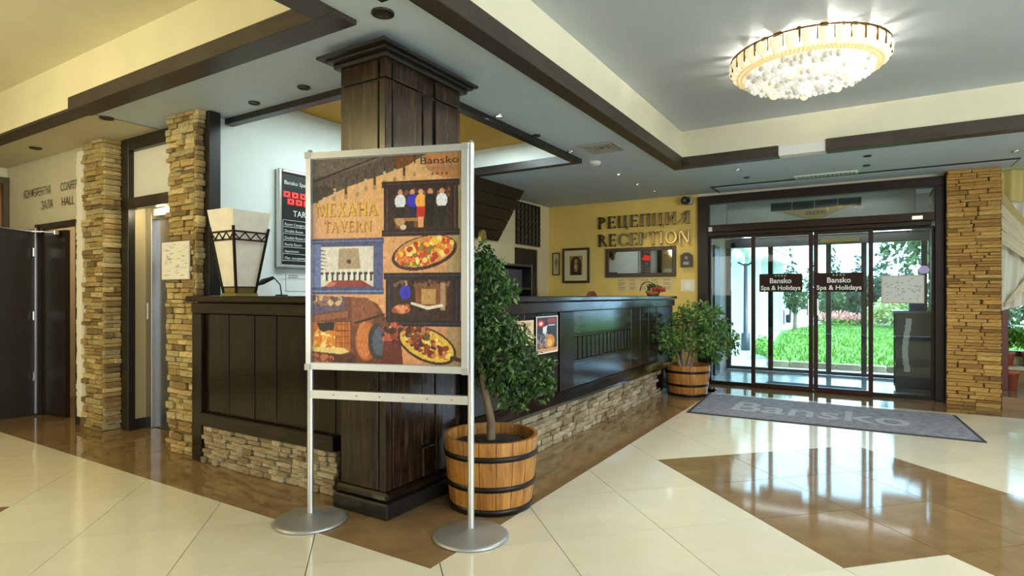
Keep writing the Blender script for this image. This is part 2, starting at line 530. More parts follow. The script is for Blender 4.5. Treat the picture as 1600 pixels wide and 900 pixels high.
def text_part(body, o, right, upv, height, mat, parent, name='lettering', depth=0.001, align='CENTER', width=None, bold=0.0):
    cu = D.curves.new('tmp', 'FONT'); cu.body = body; cu.size = 1.0; cu.align_x = align; cu.extrude = 0; cu.offset = bold
    cu.resolution_u = 3
    ob = D.objects.new('tmp', cu); COL.objects.link(ob)
    bpy.context.view_layer.update()
    me = D.meshes.new_from_object(ob.evaluated_get(bpy.context.evaluated_depsgraph_get()))
    D.objects.remove(ob); D.curves.remove(cu)
    V = np.empty(len(me.vertices) * 3); me.vertices.foreach_get('co', V); V = V.reshape(-1, 3)
    h = height / 0.72
    sx = h
    if width: sx = width / max(V[:, 0].max() - V[:, 0].min(), 1e-6)
    R, U = np.array(right, float), np.array(upv, float); N = np.cross(R, U)
    P = np.array(o, float) + V[:, :1] * sx * R + V[:, 1:2] * h * U + N * depth
    loc = P.mean(0); me.vertices.foreach_set('co', (P - loc).ravel())
    me.materials.clear(); me.materials.append(mat); me.name = name
    me.polygons.foreach_set('material_index', [0] * len(me.polygons))
    me.update()
    ob = D.objects.new(name, me)
    return put(ob, loc, parent)


# ---------------------------------------------------------------- flat prints drawn as numbers
class Sheet:
    def __init__(self, W, H, col):
        self.W, self.H = W, H
        self.a = np.ones((H, W, 3)) * np.array(col, float)
        self.u, self.v = np.meshgrid((np.arange(W) + .5) / W, (np.arange(H) + .5) / H)
        self.asp = H / W

    def put(self, mask, col, al=1.0):
        self.a[mask] = self.a[mask] * (1 - al) + np.array(col, float) * al

    def rect(self, u0, v0, u1, v1, col, al=1.0):
        self.put((self.u >= u0) & (self.u <= u1) & (self.v >= v0) & (self.v <= v1), col, al)

    def ell(self, cu, cv, ru, rv, col, ang=0, al=1.0):
        a = math.radians(ang); x = self.u - cu; y = (self.v - cv) * self.asp
        p = x * math.cos(a) + y * math.sin(a); q = -x * math.sin(a) + y * math.cos(a)
        self.put((p / ru) ** 2 + (q / (rv * self.asp)) ** 2 <= 1, col, al)

    def poly(self, pts, col, al=1.0):
        m = np.zeros(self.u.shape, bool); n = len(pts)
        for i in range(n):
            (x0, y0), (x1, y1) = pts[i], pts[(i + 1) % n]
            if y0 == y1: continue
            c = ((y0 <= self.v) & (self.v < y1)) | ((y1 <= self.v) & (self.v < y0))
            m ^= c & (self.u < x0 + (self.v - y0) * (x1 - x0) / (y1 - y0))
        self.put(m, col, al)

    def word(self, txt, u0, u1, v0, v1, col, sp=.08):
        tot = sum(glyph(c)[1] + sp for c in txt) - sp; x = 0
        for c in txt:
            g, a = glyph(c)
            for p in g:
                self.poly([(u0 + (x + px) / tot * (u1 - u0), v1 - py * (v1 - v0)) for px, py in p], col)
            x += a + sp

    def speck(self, u0, v0, u1, v1, cols, n, r, seed=1):
        g = np.random.default_rng(seed)
        for i in range(n):
            self.ell(u0 + (u1 - u0) * g.random(), v0 + (v1 - v0) * g.random(), r * (.5 + g.random()), r * (.5 + g.random()) / self.asp, cols[g.integers(len(cols))], g.random() * 180)

    def grain(self, amt, seed=3, st=(1, 1)):
        g = np.random.default_rng(seed)
        n = g.normal(size=(self.H // st[1] + 1, self.W // st[0] + 1))
        n = np.repeat(np.repeat(n, st[1], 0), st[0], 1)[:self.H, :self.W]
        self.a = np.clip(self.a + n[:, :, None] * amt, 0, 255)

    def build(self, name, tl, right, down, parent=None, mat=None, **k):
        H, W = self.H, self.W
        uu, vv = np.meshgrid(np.linspace(0, 1, W), np.linspace(0, 1, H))
        P = np.array(tl)[None, None] + uu[..., None] * np.array(right) + vv[..., None] * np.array(down)
        P = P.reshape(-1, 3); loc = P.mean(0)
        idx = np.arange(H * W).reshape(H, W)
        F = np.stack([idx[1:, :-1], idx[1:, 1:], idx[:-1, 1:], idx[:-1, :-1]], -1).reshape(-1, 4)
        me = D.meshes.new(name)
        me.vertices.add(H * W); me.vertices.foreach_set('co', (P - loc).ravel())
        me.loops.add(F.size); me.loops.foreach_set('vertex_index', F.ravel().astype(np.int32))
        me.polygons.add(len(F)); me.polygons.foreach_set('loop_start', np.arange(len(F), dtype=np.int32) * 4)
        me.update(calc_edges=True); me.validate()
        ca = me.color_attributes.new('Col', 'FLOAT_COLOR', 'POINT')
        c = np.clip(self.a.reshape(-1, 3) / 255, 0, 1)
        c = np.where(c <= .04045, c / 12.92, ((c + .055) / 1.055) ** 2.4)
        ca.data.foreach_set('color', np.concatenate([c, np.ones((len(c), 1))], 1).astype(np.float32).ravel())
        me.materials.append(mat or PRINT)
        o = D.objects.new(name, me); put(o, loc, parent)
        return props(o, **k)

# ================================================================ FLOOR
floor = B(-4.2, 8.1, -4.7, 9.4, -0.06, -0.012).build('floor', GROUT, kind='structure')
floor['label'] = 'polished lobby floor of diagonal cream tiles with brown borders'
TS = 0.812            # spacing of the joints measured as x-y and x+y
U0 = 0.406; V0 = 3.03  # joint offsets
BX0, BY0, BXF = 1.98, 1.64, 7.38   # inner edges of the brown border


def clip(poly, a, b, c):
    """keep the part with a*x+b*y <= c"""
    out = []
    for i in range(len(poly)):
        p, q = poly[i], poly[(i + 1) % len(poly)]
        dp, dq = a * p[0] + b * p[1] - c, a * q[0] + b * q[1] - c
        if dp <= 0: out.append(p)
        if (dp < 0) != (dq < 0) and abs(dp - dq) > 1e-9:
            t = dp / (dp - dq); out.append((p[0] + t * (q[0] - p[0]), p[1] + t * (q[1] - p[1])))
    return out


def area(p):
    return abs(sum(p[i][0] * p[(i + 1) % len(p)][1] - p[(i + 1) % len(p)][0] * p[i][1] for i in range(len(p)))) / 2 if len(p) > 2 else 0


def uv_poly(u0, u1, v0, v1, g=0.003):
    u0 += g; u1 -= g; v0 += g; v1 -= g
    return [((u + v) / 2, (v - u) / 2) for u, v in ((u0, v0), (u1, v0), (u1, v1), (u0, v1))]


FULL = {}
for iu in range(-8, 12):
    for iv in range(-9, 11):
        u0 = U0 + TS * iu; v0 = V0 + TS * iv
        poly = uv_poly(u0, u0 + TS, v0, v0 + TS)
        poly = clip(clip(clip(poly, -1, 0, 2.2), 0, -1, 2.6), 0, 1, 8.2)
        if area(poly) < 0.002: continue
        cu_, cv_ = u0 + TS / 2, v0 + TS / 2
        brown = (2.84 < cu_ < 5.28 and 3.03 < cv_ < 5.466) or (-2.85 - TS < cu_ < -2.83 and 4.65 < cv_ < 5.466) or (3.65 < cu_ < 4.47 and 2.2 < cv_ < 3.03)
        xs = [p[0] for p in poly]; ys = [p[1] for p in poly]
        if max(ys) <= BY0: pieces = [clip(poly, 1, 0, BXF - .002)]
        elif max(xs) <= BX0: pieces = [poly]
        else:
            low = clip(clip(poly, 0, 1, BY0 - .002), 1, 0, BXF - .002)
            high = clip(clip(poly, 0, -1, -(BY0 - .002)), 1, 0, BX0 - .002)
            pieces = [low, high]
        mb = MB()
        for pc in pieces:
            if area(pc) > 0.002: mb.prism(pc, -0.012, 0.0)
        if mb.v: mb.build('tile', BROWN_T if brown else CREAM_T, floor)
# the brown border: strips of long tiles
for i in range(10):
    y0 = BY0 + .66 * i
    B(BX0 + .001, 2.62, y0 + .002, y0 + .658, -0.012, 0).build('border_tile', BROWN_T, floor)
for i in range(7):
    x0 = 2.622 + .72 * i
    B(x0, x0 + .717, BY0, 2.3, -0.012, 0).build('border_tile', BROWN_T, floor)
for i in range(7):
    y0 = -2.6 + .86 * i
    y1 = y0 + .857
    B(BXF, 8.1, y0, min(y1, 2.6), -0.012, 0).build('border_tile', BROWN_T, floor)

# ================================================================ CEILING
Z = 2.58
trays = [(-3.5, 6.21, -4.0, 1.70, 2.94), (-3.5, 1.93, 2.33, 8.0, 2.93), (2.74, 5.36, 2.52, 4.3, 2.83)]
xs = sorted({-4.2, 8.1, *[t[0] for t in trays], *[t[1] for t in trays]})
ys = sorted({-4.7, 5.025, 9.4, *[t[2] for t in trays], *[t[3] for t in trays]})
mb = MB(); mbl = MB()
for i in range(len(xs) - 1):
    for j in range(len(ys) - 1):
        cx, cy = (xs[i] + xs[i + 1]) / 2, (ys[j] + ys[j + 1]) / 2
        if any(t[0] < cx < t[1] and t[2] < cy < t[3] for t in trays): continue
        if cx > 2.74 and cy > 4.3: continue
        (mbl if cy > 5.025 else mb).box(xs[i], xs[i + 1], ys[j], ys[j + 1], Z, Z + .1)
mbl.build('ceiling', SOFFITL, kind='structure')['label'] = 'cream lower ceiling beyond the joint at the left'
ceil = mb.build('ceiling', SOFFIT, kind='structure')
ceil['label'] = 'grey lower ceiling running around the raised recesses'
for t, ms, lb in zip(trays, ((TRAYC, CREAM), (CREAM, CREAM), (MUSTARD, PALE)),
                     ('grey recess ceiling carrying the crystal chandelier', 'warm cream recess ceiling at upper left', 'mustard recess ceiling above the reception desk')):
    x0, x1, y0, y1, zt = t
    B(x0 - .1, x1 + .1, y0 - .1, y1 + .1, zt, zt + .08).build('ceiling', ms[0], kind='structure')['label'] = lb
    m2 = MB()
    m2.box(x0 - .06, x0, y0 - .06, y1 + .06, Z + .1, zt); m2.box(x1, x1 + .06, y0 - .06, y1 + .06, Z + .1, zt)
    m2.box(x0, x1, y0 - .06, y0, Z + .1, zt)
    if y1 != 4.3: m2.box(x0, x1, y1, y1 + .06, Z + .1, zt)
    m2.box(x0 - .004, x0 + .002, y0, y1, Z - .001, Z + .1); m2.box(x1 - .002, x1 + .004, y0, y1, Z - .001, Z + .1)
    m2.box(x0, x1, y0 - .004, y0 + .002, Z - .001, Z + .1)
    if y1 != 4.3: m2.box(x0, x1, y1 - .002, y1 + .004, Z - .001, Z + .1)
    m2.build('trim_1', ms[1], kind='structure')['label'] = 'plastered upstand around the ' + lb.split(' carrying')[0].split(' at ')[0].split(' above')[0]

TN = [1]


def trim(mb, mat, lab):
    TN[0] += 1
    o = mb.build('trim_%d' % TN[0], mat, kind='structure'); o['label'] = lab
    return o


zb = 2.56
trim(B(-3.4, 6.33, 1.69, 1.812, zb, 2.672, c=.004), BMX, 'long dark beam edging the chandelier recess')
trim(B(6.20, 6.33, .755, 1.688, zb, 2.665, c=.004), BMY, 'dark beam at the far end of the chandelier recess, left run')
trim(B(6.205, 6.33, .345, .753, zb + .002, 2.66, c=.004), WHITE, 'white painted gap in the far dark beam')
trim(B(6.19, 6.335, -4.0, .343, zb - .004, 2.67, c=.004), BMY, 'dark beam at the far end of the chandelier recess, right run')
trim(B(1.92, 2.075, 2.19, 5.02, zb - .004, 2.655, c=.004), BMY, 'dark beam edging the left recess, near length')
trim(B(1.935, 2.065, 5.035, 8.0, zb, 2.645, c=.004), BMY, 'dark beam edging the left recess, far length')
trim(B(-3.4, 1.918, 2.19, 2.335, zb - .004, 2.655, c=.004), BMX, 'dark beam running from the left recess corner toward the viewer')
trim(B(1.70, 1.97, 1.814, 1.92, zb - .01, Z, c=.004), BX, 'short dark beam stub beside the long beam')
trim(B(2.69, 2.765, 2.48, 4.3, 2.535, 2.60, c=.003), BY, 'dark trim board along the desk recess, left edge')
trim(B(2.767, 5.30, 2.48, 2.56, 2.535, 2.60, c=.003), BX, 'dark trim board along the desk recess, front edge')
trim(B(5.30, 5.39, 2.48, 4.28, 2.535, 2.62, c=.003), BY, 'dark trim board along the desk recess, far edge')
trim(B(2.1, 2.62, 5.02, 5.032, Z - .004, Z + .01), plain('ceiling_joint', (.25, .23, .18), .8), 'thin ceiling joint line running toward the stone pillar')  # thin strip in a darker tone marks the joint
trim(B(7.62, 8.06, -1.3, 1.72, Z - .012, Z + .02, c=.003), BY, 'thin dark ceiling band in front of the entrance')
trim(B(7.66, 8.02, -1.28, 1.68, Z - .016, Z - .0125), SOFFIT, 'painted panel inside the dark ceiling band')

# ================================================================ WALLS
def wall(mb, name, mat, lab):
    o = mb.build(name, mat, kind='structure'); o['label'] = lab; return o


# wall behind the desk (parallel to the long counter), door hole at 7.05..7.76
mb = MB(); mb.box(2.502, 5.5, 4.3, 4.42, 0, 2.9)
wall(mb, 'wall_back', PALE, 'pale blue white wall behind the desk')
mb = MB(); mb.box(5.5, 7.06, 4.3, 4.42, 0, 2.68); mb.box(7.76, 8.2, 4.3, 4.42, 0, 2.68); mb.box(7.06, 7.76, 4.3, 4.42, 1.885, 2.68)
wall(mb, 'wall_back', plain('cream_wall', (.78, .66, .40), .7, noise=.03), 'cream wall with the dark doorway behind the desk')
# reception wall and entrance wall
mb = MB(); mb.box(8.1, 8.22, 1.985, 4.42, 0, 2.7)
wall(mb, 'wall_front', YELLOW, 'warm yellow plaster wall carrying the reception lettering')
mb = MB(); mb.box(8.1, 8.2, -.725, 1.985, 2.535, 2.7)
wall(mb, 'wall_front', CREAM, 'narrow cream strip above the entrance frame')
# window front right of the stone pillar
mb = MB(); mb.box(9.62, 9.74, -4.7, -1.22, 0, .42); mb.box(9.62, 9.74, -4.7, -1.22, 2.5, 2.7); mb.box(8.13, 9.74, -1.19, -1.10, 0, 2.7)
mb.box(8.1, 9.74, -4.7, -1.2, 2.6, 2.7)
wall(mb, 'wall_front', CREAM, 'window bay wall at the right edge')
# hidden sides of the lobby
mb = MB(); mb.box(-4.3, 9.74, -4.8, -4.7, 0, 3.0); wall(mb, 'wall_right', CREAM, 'cream side wall of the lobby out of view')
mb = MB(); mb.box(-4.3, -4.2, -4.8, 9.4, 0, 3.0); wall(mb, 'wall_rear', CREAM, 'cream rear wall of the lobby out of view')
# left wall with the double door
XW = 2.50
mb = MB(); mb.box(XW, XW + .1, 6.0, 6.215, 0, Z); mb.box(XW, XW + .1, 7.12, 8.0, 0, Z); mb.box(XW, XW + .1, 6.215, 7.12, 1.90, Z)
wall(mb, 'wall_left', GREYWALL, 'greyish wall with raised metal letters above the double door')
mb = MB(); mb.box(-4.2, .9, 8.0, 8.1, 0, Z); mb.box(.9, 2.6, 8.0, 8.1, 2.46, Z)
wall(mb, 'wall_left', CREAM, 'cream end wall at the left edge')
mb = MB(); mb.box(.2, 2.6, 9.3, 9.38, 0, Z); mb.box(2.6, 2.68, 8.1, 9.38, 0, Z)
for i in range(12): mb.box(.2, 2.6, 9.28, 9.305, .02 + i * .21, .02 + i * .21 + .195)
wall(mb, 'wall_left', wood('honey_boards', 'x', [(.35, (.50, .28, .10)), (.6, (.68, .42, .17)), (.8, (.80, .55, .26))]), 'honey coloured boarded wall glimpsed at the left edge')
# corridor behind the door
mb = MB(); mb.box(3.7, 3.8, 5.9, 8.0, 0, Z); mb.box(2.6, 3.8, 7.9, 8.0, 0, Z); mb.box(2.6, 3.8, 6.0, 6.06, 0, Z); mb.box(2.6, 3.8, 5.9, 8.0, Z, Z + .08)
wall(mb, 'wall_left', plain('corridor_paint', (.62, .52, .36), .7), 'beige corridor wall behind the open door')
B(2.5, 3.8, 5.9, 8.0, -.03, -.002).build('floor', BROWN_T, kind='structure')['label'] = 'brown corridor floor behind the double door'
# lift lobby wall
XL = 2.64
mb = MB(); mb.box(XL, XL + .1, 5.60, 6.0, 0, Z); mb.box(XL, XL + .1, 4.43, 4.70, 0, Z); mb.box(XL, XL + .1, 4.70, 5.60, 2.04, Z)
mb.box(XL + .1, 3.0, 5.60, 5.70, 0, Z); mb.box(XL + .1, 3.0, 4.60, 4.70, 0, Z); mb.box(XL, 3.0, 4.7, 5.6, 2.0, 2.04); mb.box(2.96, 3.06, 4.6, 5.7, 0, Z)
wall(mb, 'wall_left', REVEAL, 'cream reveal around the lift door')
B(2.5, 3.0, 4.3, 6.0, -.03, -.001).build('floor', BROWN_T, kind='structure')['label'] = 'brown floor strip in front of the lift'
trim(B(XL - .012, XL, 4.66, 5.66, 2.05, 2.47), WHITE, 'white panel above the lift door')
mb = MB(); mb.box(XL - .06, XL, 5.56, 5.68, 0, Z, c=.004)
trim(mb, BV, 'tall black post between stone pillar and lift')
trim(B(XL - .06, XL, 4.62, 5.56, 2.47, Z, c=.004), BY, 'black head beam above the white lift panel')
trim(B(XL - .07, XL, 4.62, 5.56, 1.955, 2.05, c=.006), wood('lift_beam', 'y', COLSTOPS), 'brown lintel above the lift opening')
trim(B(2.60, 2.94, 5.585, 5.60, 0, .09), BLACK, 'black skirting beside the lift')
trim(B(2.47, 2.50, 6.10, 6.205, 0, .085), plain('skirting_brown', (.22, .14, .07), .3), 'brown skirting piece beside the double door')
# white ragged plaster edge left of the pillar
mb = MB()
zz = 0.09
while zz < 2.5:
    h = random.uniform(.02, .06)
    mb.box(2.435, 2.50, 6.075, 6.185 + random.uniform(-.012, .012), zz, zz + h); zz += h
trim(mb, plain('white_plaster', (.85, .83, .75), .8), 'white ragged plaster edge beside the far stone pillar')

# ---------------------------------------------------------------- lift door
lift = empty('door_1', (2.9, 5.1, 0), kind='structure'); lift['label'] = 'brushed steel lift door in the recess between the stone pillars'
B(2.745, 2.815, 5.50, 5.598, 0, 1.998, c=.004).build('jamb', STEEL, lift)
B(2.745, 2.815, 4.702, 4.80, 0, 1.998, c=.004).build('jamb', STEEL, lift)
B(2.745, 2.815, 4.80, 5.50, 1.88, 1.998, c=.004).build('head', STEEL, lift)
B(2.785, 2.815, 5.155, 5.50, 0.005, 1.88).build('leaf', STEEL, lift)
B(2.795, 2.825, 4.80, 5.15, 0.005, 1.88).build('leaf', STEEL, lift)
B(2.738, 2.746, 5.56, 5.595, .98, 1.13, c=.003).build('call_button_plate', CHROME, lift)
B(2.72, 2.747, 5.15, 5.42, 1.90, 1.965, c=.006).build('floor_indicator', plain('indicator_light', (.85, .85, .82), .4), lift)

lamp('lift_lobby_lamp', 'POINT', (2.69, 5.25, 1.96), 4.0, (1.0, .88, .60), .03)
# ---------------------------------------------------------------- double door at the left
dd = empty('door_2', (2.48, 6.65, 0), kind='structure'); dd['label'] = 'dark double door standing open at the left edge'
mb = MB(); mb.box(2.455, 2.52, 6.205, 6.265, 0, 1.905, c=.004)
mb.build('jamb', DOORW, dd)
B(2.44, 2.52, 7.07, 7.12, 0, 1.905, c=.004).build('jamb', DOORW, dd)
B(2.455, 2.52, 6.265, 7.07, 1.85, 1.905, c=.004).build('head', DOORW, dd)
# inner leaf, swung into the corridor
lf = MB(); lf.bar((2.50, 7.06, .92), (2.53, 6.61, .92), .04, 1.82).build('leaf', DOORW, dd)
# outer leaf, swung toward the lobby
lf2 = MB(); lf2.bar((2.43, 7.12, .925), (1.60, 7.16, .925), .04, 1.85).build('leaf', DOORW, dd)
B(2.425, 2.445, 7.06, 7.10, .02, 1.87, c=.003).build('edge_strip', STEEL, dd)
for z in (.35, .95, 1.58): B(2.405, 2.428, 7.045, 7.085, z, z + .09, c=.003).build('hinge', CHROME, dd)
mb = MB(); mb.bar((2.40, 7.05, 1.83), (1.98, 7.085, 1.86), .014, .014); mb.bar((2.40, 7.05, 1.83), (2.46, 6.72, 1.815), .014, .014)
mb.build('closer_arm', CHROME, dd)
B(2.425, 2.465, 6.62, 6.84, 1.775, 1.82, c=.005).build('door_closer', CHROME, dd)
B(2.08, 2.12, 7.095, 7.12, .98, 1.0, c=.003).build('handle', CHROME, dd)
trim(B(2.45, 2.60, 7.93, 8.0, 0, 2.47, c=.004), plain('olive_post', (.10, .08, .05), .5), 'dark olive door post at the left edge')
trim(B(.9, 2.45, 7.93, 8.0, 2.40, 2.47, c=.004), plain('olive_post_head', (.10, .08, .05), .5), 'dark olive door head at the left edge')

lamp('corridor_lamp', 'POINT', (3.2, 6.9, 2.4), 14, (1.0, .88, .62), .08)
# raised metal letters on the left wall
ls = empty('wall_lettering', (2.495, 7.1, 2.2), 'faded metal lettering on the grey wall above the double door', 'sign')
LM = plain('letter_pewter', (.30, .28, .20), .3, .7)
for body, y, z in (('КОНФЕРЕНТНА', 7.22, 2.205), ('CONFERENCE', 6.38, 2.205), ('ЗАЛА', 6.98, 2.06), ('HALL', 6.52, 2.06)):
    text_part(body, (2.497, y, z), (0, -1, 0), (0, 0, 1), .085, LM, ls, 'word', .004, width=.082 * len(body) * (.72 if len(body) > 5 else .8))

# ---------------------------------------------------------------- stones
bank = []
for k in range(10):
    me = D.meshes.new('stone')
    mb = MB().box(-.5, .5, -.5, .5, -.5, .5, c=.09)
    V = np.array(mb.v)
    V += RNG.uniform(-.05, .05, V.shape)
    me.from_pydata(V.tolist(), [], mb.f)
    bank.append({})
    bank[-1]['v'] = V.tolist(); bank[-1]['f'] = mb.f
bank_m = {}


def stone_mesh(k, mat):
    if (k, mat.name) not in bank_m:
        me = D.meshes.new('stone'); me.from_pydata(bank[k]['v'], [], bank[k]['f']); me.materials.append(mat); bank_m[(k, mat.name)] = me
    return bank_m[(k, mat.name)]


def stones(parent, axis, face, a0, a1, z0, z1, mat, hr, wr, limit=300, seed=1):
    """ledge stones on a face; axis 'x': face plane at x=face (outside toward -x), a along y; 'y' likewise"""
    g = random.Random(seed); z = z0; n = 0; over = MB()
    while z < z1 - .004:
        h = min(g.uniform(*hr), z1 - z)
        if z1 - z - h < .015: h = z1 - z
        a = a0
        while a < a1 - .004:
            wd = min(g.uniform(*wr), a1 - a)
            if a1 - a - wd < wr[0] * .6: wd = a1 - a
            d = g.uniform(.028, .066)
            zc, ac = z + h / 2, a + wd / 2
            sc_h, sc_w = h * g.uniform(.86, .98), wd * g.uniform(.94, .99)
            hh = h
            if axis == 'x': loc = (face + .03 - d / 2 + .012, ac, zc); sc = (d, sc_w, sc_h)
            else: loc = (ac, face + .03 - d / 2 + .012, zc); sc = (sc_w, d, sc_h)
            o = link_copy('stone', stone_mesh(g.randrange(10), mat), loc, sc, parent)
            a += wd; n += 1
        z += h
    return n


p1 = empty('stone_pillar', (2.53, 5.92, 0), 'slim stacked stone pillar between the double door and the lift', 'pillar')
B(2.475, 2.62, 5.745, 6.09, 0, Z).build('core', MORTAR, p1)
stones(p1, 'x', 2.45, 5.735, 6.09, 0, Z, STONE, (.026, .055), (.08, .21), seed=1)
stones(p1, 'y', 5.72, 2.455, 2.60, 0, Z, STONE, (.026, .055), (.08, .15), seed=2)
p2 = empty('stone_pillar', (2.48, 4.45, 0), 'stacked stone pillar at the left end of the counter with a notice taped on', 'pillar')
B(2.455, 2.50, 4.275, 4.63, 0, Z).build('core', MORTAR, p2)
stones(p2, 'x', 2.43, 4.265, 4.63, 0, Z, STONE, (.026, .055), (.07, .20), seed=3)
stones(p2, 'y', 4.25, 2.435, 2.50, 0, Z, STONE, (.026, .055), (.06, .08), seed=4)
p3 = empty('stone_pillar', (8.0, -.95, 0), 'broad golden stone pillar right of the glass entrance', 'pillar')
B(7.965, 8.12, -1.2, -.73, 0, Z).build('core', MORTAR, p3)
stones(p3, 'x', 7.94, -1.2, -.73, 0, Z, STONEG, (.026, .052), (.10, .26), seed=5)

# ================================================================ WOODEN COLUMN
col = empty('wooden_column', (2.63, 2.4, 0), 'panelled dark wooden column at the corner of the reception desk', 'column')
cx0, cx1, cy0, cy1 = 2.30, 2.97, 2.215, 2.56
B(cx0 + .02, cx1, cy0 + .02, cy1, 0.1, Z).build('core', BLACK, col)
B(cx0 - .035, cx1 + .06, cy0 - .045, cy1 + .03, 0, .085, c=.008).build('plinth', BX, col)
B(cx0 - .02, cx1 + .045, cy0 - .03, cy1 + .02, .086, .135, c=.014).build('plinth_moulding', WX, col)
zt0, zt1, zt2 = .136, 2.372, 2.50
# face toward the left counter (x = cx0) : two boards and a corner post, split by a groove near the top
for (z0, z1) in ((zt0, zt1), (zt1 + .012, zt2)):
    B(cx0, cx0 + .03, cy0 + .055, cy1, z0, z1, c=.004).build('panel', WC, col)
    B(cx0 - .002, cx0 + .05, cy0 - .002, cy0 + .045, z0, z1, c=.004).build('corner_post', WC, col)
    B(cx0 + .06, cx0 + .30, cy0, cy0 + .03, z0, z1, c=.004).build('panel', WC, col)
    B(cx0 + .43, cx1, cy0, cy0 + .03, z0, z1, c=.004).build('panel', WC, col)
B(cx0 + .31, cx0 + .42, cy0 + .014, cy0 + .03, zt1 + .012, zt2).build('panel', WC, col)
B(cx0 + .325, cx0 + .405, cy0 + .008, cy0 + .03, 2.02, zt1, c=.004).build('strip', WC, col)
B(cx0 + .31, cx0 + .42, cy0 - .004, cy0 + .03, 1.99, 2.012, c=.004).build('strip_stop', BX, col)
B(cx0 + .31, cx0 + .42, cy0 + .004, cy0 + .03, .32, 1.98, c=.004).build('strip', WC, col)
B(cx0 + .305, cx0 + .425, cy0 - .006, cy0 + .03, .136, .31, c=.006).build('strip_block', WC, col)
B(cx0 - .03, cx1 + .035, cy0 - .035, cy1 + .03, 2.478, 2.502, c=.006).build('crown_moulding', BX, col)
B(cx0 - .07, cx1 + .05, cy0 - .065, cy1 + .05, 2.502, 2.516, c=.004).build('crown_moulding', BX, col)
B(cx0 - .11, cx1 + .07, cy0 - .095, cy1 + .08, 2.516, 2.534, c=.004).build('crown', BX, col)
B(cx0 + .02, cx1 - .02, cy0 + .02, cy1 - .02, 2.534, Z).build('crown_neck', BX, col)

# ================================================================ COUNTERS
cl = empty('reception_counter', (2.65, 3.4, 0), 'short left wing of the dark plank reception counter on a pale stone base', 'counter')
B(2.43, 2.90, 2.58, 4.22, 0.0, 1.15).build('carcass', BLACK, cl)
J = [4.077, 3.79, 3.503, 3.274, 2.981, 2.722, 2.58]
for a, b in zip(J[1:], J[:-1]): B(2.405, 2.43, a + .004, b - .004, .36, 1.066, c=.004).build('plank', WV, cl)
B(2.375, 2.43, 4.080, 4.20, 0, 1.066, c=.005).build('end_post', WV, cl)
B(2.362, 2.43, 2.70, 4.078, .268, .36, c=.005).build('bottom_rail', WY, cl)
B(2.372, 2.43, 2.58, 4.205, 1.068, 1.145, c=.005).build('top_rail', WY, cl)
B(2.345, 2.93, 2.57, 4.235, 1.150, 1.193, c=.007).build('countertop', WY, cl)
stones(cl, 'x', 2.385, 2.70, 4.078, 0, .266, STONEP, (.026, .05), (.05, .16), seed=6)

cr = empty('reception_counter', (5.2, 2.4, 0), 'long right wing of the dark plank reception counter running toward the entrance', 'counter')
B(2.98, 7.44, 2.18, 2.62, 0, 1.15).build('carcass', BLACK, cr)
JX = [2.985, 3.21, 3.469, 3.674, 3.959, 4.232]
for a, b in zip(JX[:-1], JX[1:]): B(a + .005, b - .005, 2.155, 2.18, .41, 1.062, c=.005).build('plank', WV, cr)
B(4.235, 4.494, 2.14, 2.18, .41, 1.062, c=.005).build('post', WV, cr)
B(4.50, 5.924, 2.155, 2.18, .858, 1.062, c=.004).build('panel', WX, cr)
B(4.50, 5.924, 2.155, 2.18, .41, .622, c=.004).build('panel', WX, cr)
B(4.50, 5.924, 2.148, 2.18, .624, .638, c=.003).build('slat_rail', WX, cr)
B(4.50, 5.924, 2.148, 2.18, .842, .856, c=.003).build('slat_rail', WX, cr)
n = 15
for i in range(n):
    a = 4.505 + (5.92 - 4.505) * i / n
    B(a + .014, a + .080, 2.152, 2.18, .639, .841, c=.006).build('slat', WV, cr)
for a, b in zip([5.927, 6.212, 6.497], [6.212, 6.497, 6.78]): B(a + .005, b - .005, 2.155, 2.18, .41, 1.062, c=.005).build('plank', WV, cr)
B(6.785, 7.44, 2.15, 2.18, 0, 1.062, c=.005).build('end_panel', WV, cr)
mb = MB().prism([(2.18, .33), (2.055, .33), (2.055, .352), (2.15, .408), (2.18, .408)], 2.985, 6.93, 'x')
mb.build('sloped_ledge', WX, cr)
B(2.985, 7.45, 2.125, 2.18, 1.064, 1.145, c=.005).build('top_rail', WX, cr)
B(2.95, 7.47, 2.10, 2.66, 1.150, 1.190, c=.007).build('countertop', WX, cr)
stones(cr, 'y', 2.155, 3.07, 6.98, 0, .328, STONEP, (.032, .055), (.07, .19), seed=8)
# dark post rising from the counter beside the stone pillar
trim(B(2.50, 2.592, 4.19, 4.28, 1.195, Z, c=.004), BV, 'black post rising from the counter end to the ceiling')

# ================================================================ ENTRANCE
XE = 8.10
ed = empty('door_3', (XE, .63, 0), kind='structure'); ed['label'] = 'inner automatic glass entrance doors in a dark brown frame'
B(XE - .05, XE + .07, 1.845, 1.985, 0, 2.535, c=.006).build('frame_post', FRAMEB, ed)
B(XE - .05, XE + .07, -.725, -.635, 0, 2.535, c=.006).build('frame_post', FRAMEB, ed)
B(XE - .06, XE + .07, -.725, 1.985, 2.425, 2.535, c=.006).build('frame_head', FRAMEB, ed)
B(XE - .08, XE + .07, -.635, 1.845, 2.04, 2.135, c=.006).build('transom', MAHOG, ed)
B(XE - .085, XE + .01, -.60, 1.84, 1.985, 2.038, c=.006).build('track_cover', FRAMEB, ed)
B(XE - .005, XE + .005, -.635, 1.845, 2.135, 2.425).build('pane', GLASS, ed)
B(XE - .03, XE + .05, -.635, 1.845, 0, .018).build('threshold', FRAMEB, ed)


